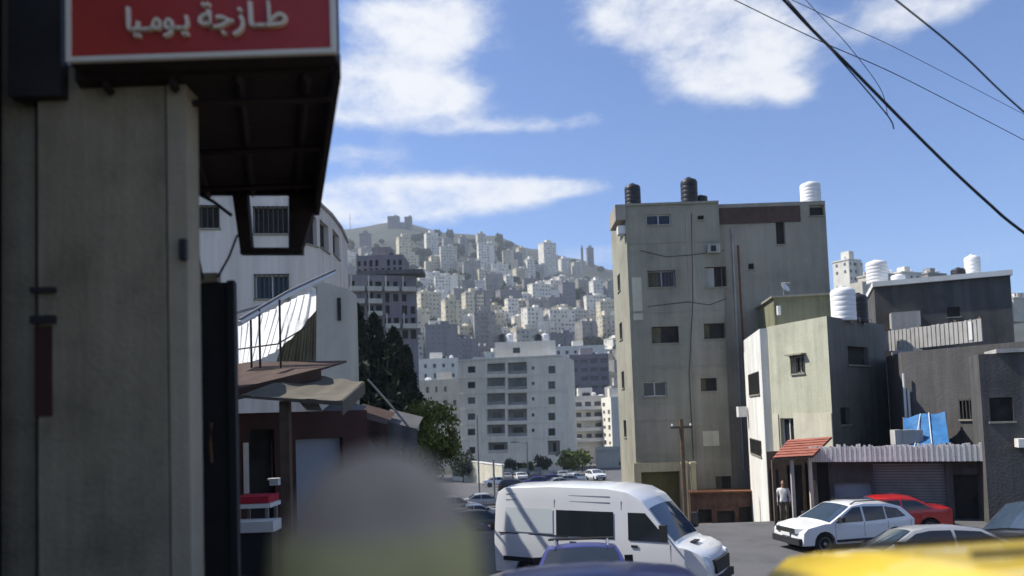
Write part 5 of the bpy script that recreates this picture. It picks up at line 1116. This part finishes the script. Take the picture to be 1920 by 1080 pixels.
for k in range(9): slab_on(A, B, Lw * k / 9, Lw * (k + .97) / 9, -8, ground(A.x, 124) + rnd.uniform(1.2, 1.9), -.4, rnd.uniform(-.05, .05)).build('wall_panel', rnd.choice(['stone_pale', 'stone_grey', 'render_cream']), gw)
for i, (px, Y, h_) in enumerate(((958, 128, 3.2), (992, 129, 2.6), (1018, 127, 3.8), (1066, 126, 4.6), (868, 120, 5.2), (1092, 140, 4.4), (1176, 120, 3.0))):
    p = PY(px, 880, Y); tree('street_bush', ('round bush at the near corner of the garden wall', 'low bush midway along the garden wall', 'tall bush beside the balcony block street lamp', 'leafy tree at the far corner of the balcony block', 'leafy tree at the edge of the sunlit yard wall', 'leafy tree below the white balcony bands', 'bush beside the road near the tall concrete house')[i], (p.x, Y, ground(p.x, Y)), h_, h_ * .36, h_ * .40, 'leaf_green' if i % 2 else 'leaf_far', 700, .6, 'round', 'street bushes', 60 + i, .12)
# ---- ragged awnings before the flat shed
ra = thing('ragged_awning', 'ragged dark sheet awnings hanging from the flat shed edge', 'awning', PY(690, 800, 21))
for k, (x0, y0, x1, y1, Y, m_) in enumerate(((604, 770, 668, 784, 20.5, 'roof_dark'), (660, 778, 726, 796, 21.5, 'awning_brown'), (716, 788, 782, 804, 22.5, 'roof_dark'))):
    mb = MB(); nu = 14
    for i in range(nu + 1):
        u = i / nu; a = PY(x0 + (x1 - x0) * u, y0 + (y1 - y0) * u, Y); d_ = .35 + .3 * abs(math.sin(u * 9 + k * 2)) + rnd.uniform(0, .2); mb.v += [a + Vector((0, 1.6, .35)), a, a + Vector((0, .05 * math.sin(u * 14), -d_))]
    for i in range(nu): b_ = 3 * i; mb.f += [(b_, b_ + 1, b_ + 4, b_ + 3), (b_ + 1, b_ + 2, b_ + 5, b_ + 4)]
    mb.build('sheet', m_, ra, smooth=50)
# ---- people
def skin_body(joints, edges, rad):
    me = bpy.data.meshes.new('tmp'); names = list(joints); ix = {n: i for i, n in enumerate(names)}
    me.from_pydata([joints[n] for n in names], [(ix[a], ix[b]) for a, b in edges], [])
    o = bpy.data.objects.new('tmp', me); C.objects.link(o); m = o.modifiers.new('s', 'SKIN'); m.use_smooth_shade = True
    for n in names: sv = me.skin_vertices[0].data[ix[n]]; sv.radius = rad[n] if isinstance(rad[n], tuple) else (rad[n], rad[n]); sv.use_root = (n == 'pelvis')
    o.modifiers.new('d', 'SUBSURF').levels = 2
    bpy.context.view_layer.update(); r = bpy.data.meshes.new_from_object(o.evaluated_get(bpy.context.evaluated_depsgraph_get())); bpy.data.objects.remove(o); return r
def person(label, pos, facing, H, mats, headwear, stride=.12, bulk=1.0):
    """faces +x before turning; one continuous body mesh, hair / cap and clothes as children"""
    s = H / 1.8; J = {'pelvis': (0, 0, .95), 'waist': (.0, 0, 1.1), 'chest': (.01, 0, 1.32), 'neck0': (-.01, 0, 1.47), 'neck1': (.01, 0, 1.56), 'head': (.03, 0, 1.63)}
    Rd = {'pelvis': (.15, .12), 'waist': (.14, .11), 'chest': (.17, .13), 'neck0': (.085, .08), 'neck1': (.055, .058), 'head': .06}
    Ed = [('pelvis', 'waist'), ('waist', 'chest'), ('chest', 'neck0'), ('neck0', 'neck1'), ('neck1', 'head')]
    for sd_, k in (('l', 1), ('r', -1)):
        st = stride * k
        J.update({sd_ + 'sh': (-.01, k * .19, 1.42), sd_ + 'el': (-.06 - st * .4, k * .26, 1.13), sd_ + 'wr': (.06 - st, k * .25, .90), sd_ + 'hip': (0, k * .10, .88), sd_ + 'kn': (.05 + st * .8, k * .11, .50), sd_ + 'an': (-.02 + st * 1.2, k * .11, .10), sd_ + 'toe': (.16 + st * 1.2, k * .12, .045)})
        Rd.update({sd_ + 'sh': .075 * bulk, sd_ + 'el': .052 * bulk, sd_ + 'wr': .036, sd_ + 'hip': .09, sd_ + 'kn': .062, sd_ + 'an': .048, sd_ + 'toe': .04})
        Ed += [('chest', sd_ + 'sh'), (sd_ + 'sh', sd_ + 'el'), (sd_ + 'el', sd_ + 'wr'), ('pelvis', sd_ + 'hip'), (sd_ + 'hip', sd_ + 'kn'), (sd_ + 'kn', sd_ + 'an'), (sd_ + 'an', sd_ + 'toe')]
        b = Vector(J[sd_ + 'wr'])
        for i, (dy, ln) in enumerate(((.028, .075), (.01, .085), (-.01, .08), (-.028, .065))):
            kx = .012; n1_, n2_, n3_ = sd_ + 'f%da' % i, sd_ + 'f%db' % i, sd_ + 'f%dc' % i
            J[n1_] = (b.x + dy * 1.0 + .01, b.y, b.z - .085); J[n2_] = (b.x + dy * 1.1 + .015, b.y - k * .008, b.z - .085 - ln * .55); J[n3_] = (b.x + dy * 1.1 + .02, b.y - k * .025, b.z - .085 - ln)
            Rd.update({n1_: .012, n2_: .0095, n3_: .008}); Ed += [(sd_ + 'pm', n1_), (n1_, n2_), (n2_, n3_)]
        J[sd_ + 'pm'] = (b.x + .005, b.y, b.z - .05); Rd[sd_ + 'pm'] = (.036, .018); Ed.append((sd_ + 'wr', sd_ + 'pm'))
        J[sd_ + 'tha'] = (b.x + .045, b.y - k * .01, b.z - .06); J[sd_ + 'thb'] = (b.x + .058, b.y - k * .015, b.z - .10); Rd.update({sd_ + 'tha': .012, sd_ + 'thb': .009}); Ed += [(sd_ + 'pm', sd_ + 'tha'), (sd_ + 'tha', sd_ + 'thb')]
    me = skin_body(J, Ed, Rd)
    bm = bmesh.new(); bm.from_mesh(me)
    # head: a shaped ellipsoid grown into the neck
    nu, nv = 28, 20; base = len(bm.verts); grid = []
    for j in range(nv + 1):
        th = math.pi * j / nv; row = []
        for i in range(nu):
            ph = 2 * math.pi * i / nu; x, y, z = math.sin(th) * math.cos(ph), math.sin(th) * math.sin(ph), math.cos(th)
            jaw = 1 - .28 * max(0, -z) ** 1.2; px_, py_, pz_ = x * .098 * (jaw if x < 0 else 1 - .08 * max(0, -z)), y * .076 * jaw, z * .120
            fr = max(0, x) ** 3
            px_ += fr * (.030 * math.exp(-((y / .16) ** 2) - ((z + .12) / .20) ** 2) - .012 * math.exp(-(((abs(y) - .38) / .16) ** 2) - ((z - .08) / .13) ** 2) + .008 * math.exp(-((y / .3) ** 2) - ((z + .52) / .10) ** 2) + .010 * math.exp(-((z - .25) / .12) ** 2))
            py_ += (1 if y > 0 else -1) * .016 * math.exp(-((x + .05) / .10) ** 2 - ((z + .02) / .24) ** 2) * (abs(y) > .9)
            row.append(bm.verts.new((px_ + .035, py_, pz_ + 1.685)))
        grid.append(row)
    for j in range(nv):
        for i in range(nu):
            try: bm.faces.new((grid[j][i], grid[j + 1][i], grid[j + 1][(i + 1) % nu], grid[j][(i + 1) % nu]))
            except Exception: pass
    bmesh.ops.remove_doubles(bm, verts=bm.verts[:], dist=.0004)
    bm.to_mesh(me); bm.free()
    for m_ in mats: me.materials.append(MAT[m_])        # skin, top, trousers, shoes
    for p in me.polygons:
        c = p.center; arm_ = abs(c.y) > .19
        p.use_smooth = True
        p.material_index = 0 if c.z > 1.50 or (arm_ and .70 < c.z < .905 + .02) and abs(c.y) > .2 else (1 if c.z > .93 or (arm_ and c.z > .85) else (2 if c.z > .11 else 3))
    me.transform(Matrix.Scale(s, 4))
    t = thing('person', label, 'person', pos, None, (0, 0, math.atan2(facing[1], facing[0])), local=True)
    o = bpy.data.objects.new('body', me); C.objects.link(o); o.parent = t
    def shell(name, m_, zc_, rz, r1, r2, zmin, cx=.025, bm_=None, n=26, k=12, lump=0):
        mb = MB(); th1 = math.acos(max(-1, min(1, zmin)))
        for j in range(k + 1):
            th = th1 * j / k
            for i in range(n):
                ph = 2 * math.pi * i / n; q = 1 + lump * math.sin(ph * 5 + j); mb.v.append(Vector((cx + r1 * q * math.sin(th) * math.cos(ph), r2 * q * math.sin(th) * math.sin(ph), zc_ + rz * math.cos(th))) * s)
        for j in range(k):
            for i in range(n): a = j * n + i; b_ = j * n + (i + 1) % n; mb.f.append((a, b_, b_ + n, a + n))
        return mb.build(name, m_, t, smooth=60)
    if headwear == 'beanie':
        shell('hair', 'hair', 1.69, .115, .102, .080, -.35, cx=.018)
        cp = shell('knit_cap', 'cap_grey', 1.69, .150, .128, .112, .30, cx=.03, lump=.012)
        mb = MB(); n_ = 40
        for (zz, k_) in ((1.746, .975), (1.742, 1.03), (1.69, 1.07), (1.655, 1.05), (1.645, 1.0)):
            for i in range(n_): a = 2 * math.pi * i / n_; q_ = k_ * (1 + .012 * (i % 2)); mb.v.append(Vector((.03 + .124 * q_ * math.cos(a), .108 * q_ * math.sin(a), zz)) * s)
        for j in range(4):
            for i in range(n_): a, b_ = j * n_ + i, j * n_ + (i + 1) % n_; mb.f.append((a, a + n_, b_ + n_, b_))
        mb.build('cap_band', 'jacket_mustard', t, smooth=60)
        # hood lying on the shoulders
        for nm_, zz, rr, mr_ in (('hood', 1.47, .175, .075), ('scarf', 1.565, .135, .070)):
            MB().tube([Vector((.01 + rr * math.cos(a) * 1.05, rr * 1.05 * math.sin(a), zz - .035 * math.cos(a) + .012 * math.sin(a * 3))) * s for a in [k * math.pi / 14 for k in range(29)]], [(mr_ + .010 * math.sin(k * 1.9) + .012 * max(0, -math.cos(k * math.pi / 14))) * s for k in range(29)], 12, False).build(nm_, mats[1], t, smooth=60)
        jk = skin_body({'pelvis': (0, 0, 1.0), 'waist': (0, 0, 1.12), 'chest': (.005, 0, 1.33), 'nk': (-.01, 0, 1.47), 'ls': (-.015, .215, 1.405), 'le': (-.07, .30, 1.13), 'lw': (.0, .28, .95), 'rs': (-.015, -.215, 1.405), 're': (-.05, -.30, 1.13), 'rw': (.04, -.28, .95)},
                       [('pelvis', 'waist'), ('waist', 'chest'), ('chest', 'nk'), ('chest', 'ls'), ('ls', 'le'), ('le', 'lw'), ('chest', 'rs'), ('rs', 're'), ('re', 'rw')],
                       {'pelvis': (.20, .17), 'waist': (.20, .165), 'chest': (.215, .17), 'nk': (.11, .10), 'ls': .105, 'le': .08, 'lw': .065, 'rs': .105, 're': .08, 'rw': .065})
        jk.transform(Matrix.Scale(s, 4)); jk.materials.append(MAT[mats[1]]); [setattr(p, 'use_smooth', True) for p in jk.polygons]; jo = bpy.data.objects.new('jacket', jk); C.objects.link(jo); jo.parent = t
    else:
        shell('hair', headwear, 1.695, .122, .106, .086, -.1, cx=.015)
    return t
pp = PY(684, 904, .88)
person('blurred person in grey knit cap with mustard band close to the camera', (pp.x, .88, ground(0, .88) - .032), (.45, .9), 1.79, ['skin', 'jacket_mustard', 'trousers', 'shoe'], 'beanie', .1)
pp = PY(1467, 900, 30.6)
person('person in white clothes standing in the doorway under the red canopy', (pp.x, 30.6, ground(pp.x, 30.6)), (-.3, -1), 1.76, ['skin', 'shirt_white', 'fabric_beige', 'shoe'], 'hair', .05)

# ---- overhead cables
def cable(pts, Y, r, label, sag=0):
    P_ = [PY(x, y, Y + dy) for (x, y, dy) in pts]; out = []
    for k in range(len(P_) - 1):        # smooth through the points
        p0, p1, p2, p3 = P_[max(k - 1, 0)], P_[k], P_[k + 1], P_[min(k + 2, len(P_) - 1)]
        for i in range(8):
            t = i / 8; out.append(.5 * ((2 * p1) + (p2 - p0) * t + (2 * p0 - 5 * p1 + 4 * p2 - p3) * t * t + (3 * p1 - p0 - 3 * p2 + p3) * t ** 3))
    out.append(P_[-1]); single(MB().tube(out, r, 6), 'overhead_cable', 'cable', label, 'cable', group='overhead cables')
cable([(1180, -330, -2), (1470, 0, 0), (1600, 132, 0), (1750, 284, .5), (1850, 378, .8), (1925, 440, 1), (2150, 600, 2)], 10, .021, 'thickest black cable crossing the sky above the concrete house')
cable([(1190, -330, -2), (1474, -3, 0), (1560, 95, .2), (1630, 175, .2), (1668, 222, .2), (1676, 242, .2)], 10.1, .009, 'loose thin cable end dangling beside the thickest cable')
cable([(1300, -300, -2), (1680, 0, 0), (1800, 98, .5), (1920, 210, 1), (2150, 400, 2)], 9, .012, 'black cable crossing the upper corner above the thickest cable')
cable([(1100, -140, -2), (1378, 0, 0), (1540, 78, 1), (1660, 130, 2), (1780, 190, 4), (2050, 330, 8)], 12, .008, 'thin cable meeting the thickest cable in the sky')
cable([(1250, -110, -2), (1490, 2, 0), (1580, 45, 1), (1700, 100, 3), (1950, 230, 8)], 13, .006, 'faint thin cable running beside the clouds at the top')
cable([(1380, -150, -2), (1520, 10, 0), (1590, 85, .5), (1650, 165, 1), (1664, 215, 1)], 11, .006, 'faint short cable hanging between the two thin cables')

# ---- haze over the valley
hzb = MB().box((-1600, -60, -14), (1900, 2100, 430)); hm = bpy.data.materials.new('haze'); hm.use_nodes = True; hn = hm.node_tree.nodes; hn.clear()
pv = hn.new('ShaderNodeVolumePrincipled'); pv.inputs['Color'].default_value = (.78, .88, 1, 1); pv.inputs['Density'].default_value = .0002; pv.inputs['Anisotropy'].default_value = .2
ho = hn.new('ShaderNodeOutputMaterial'); hm.node_tree.links.new(pv.outputs[0], ho.inputs['Volume']); MAT['haze'] = hm
hz = hzb.build('haze', 'haze'); tag(hz, 'thin pale haze hanging over the valley and hillside', 'haze', kind='stuff')
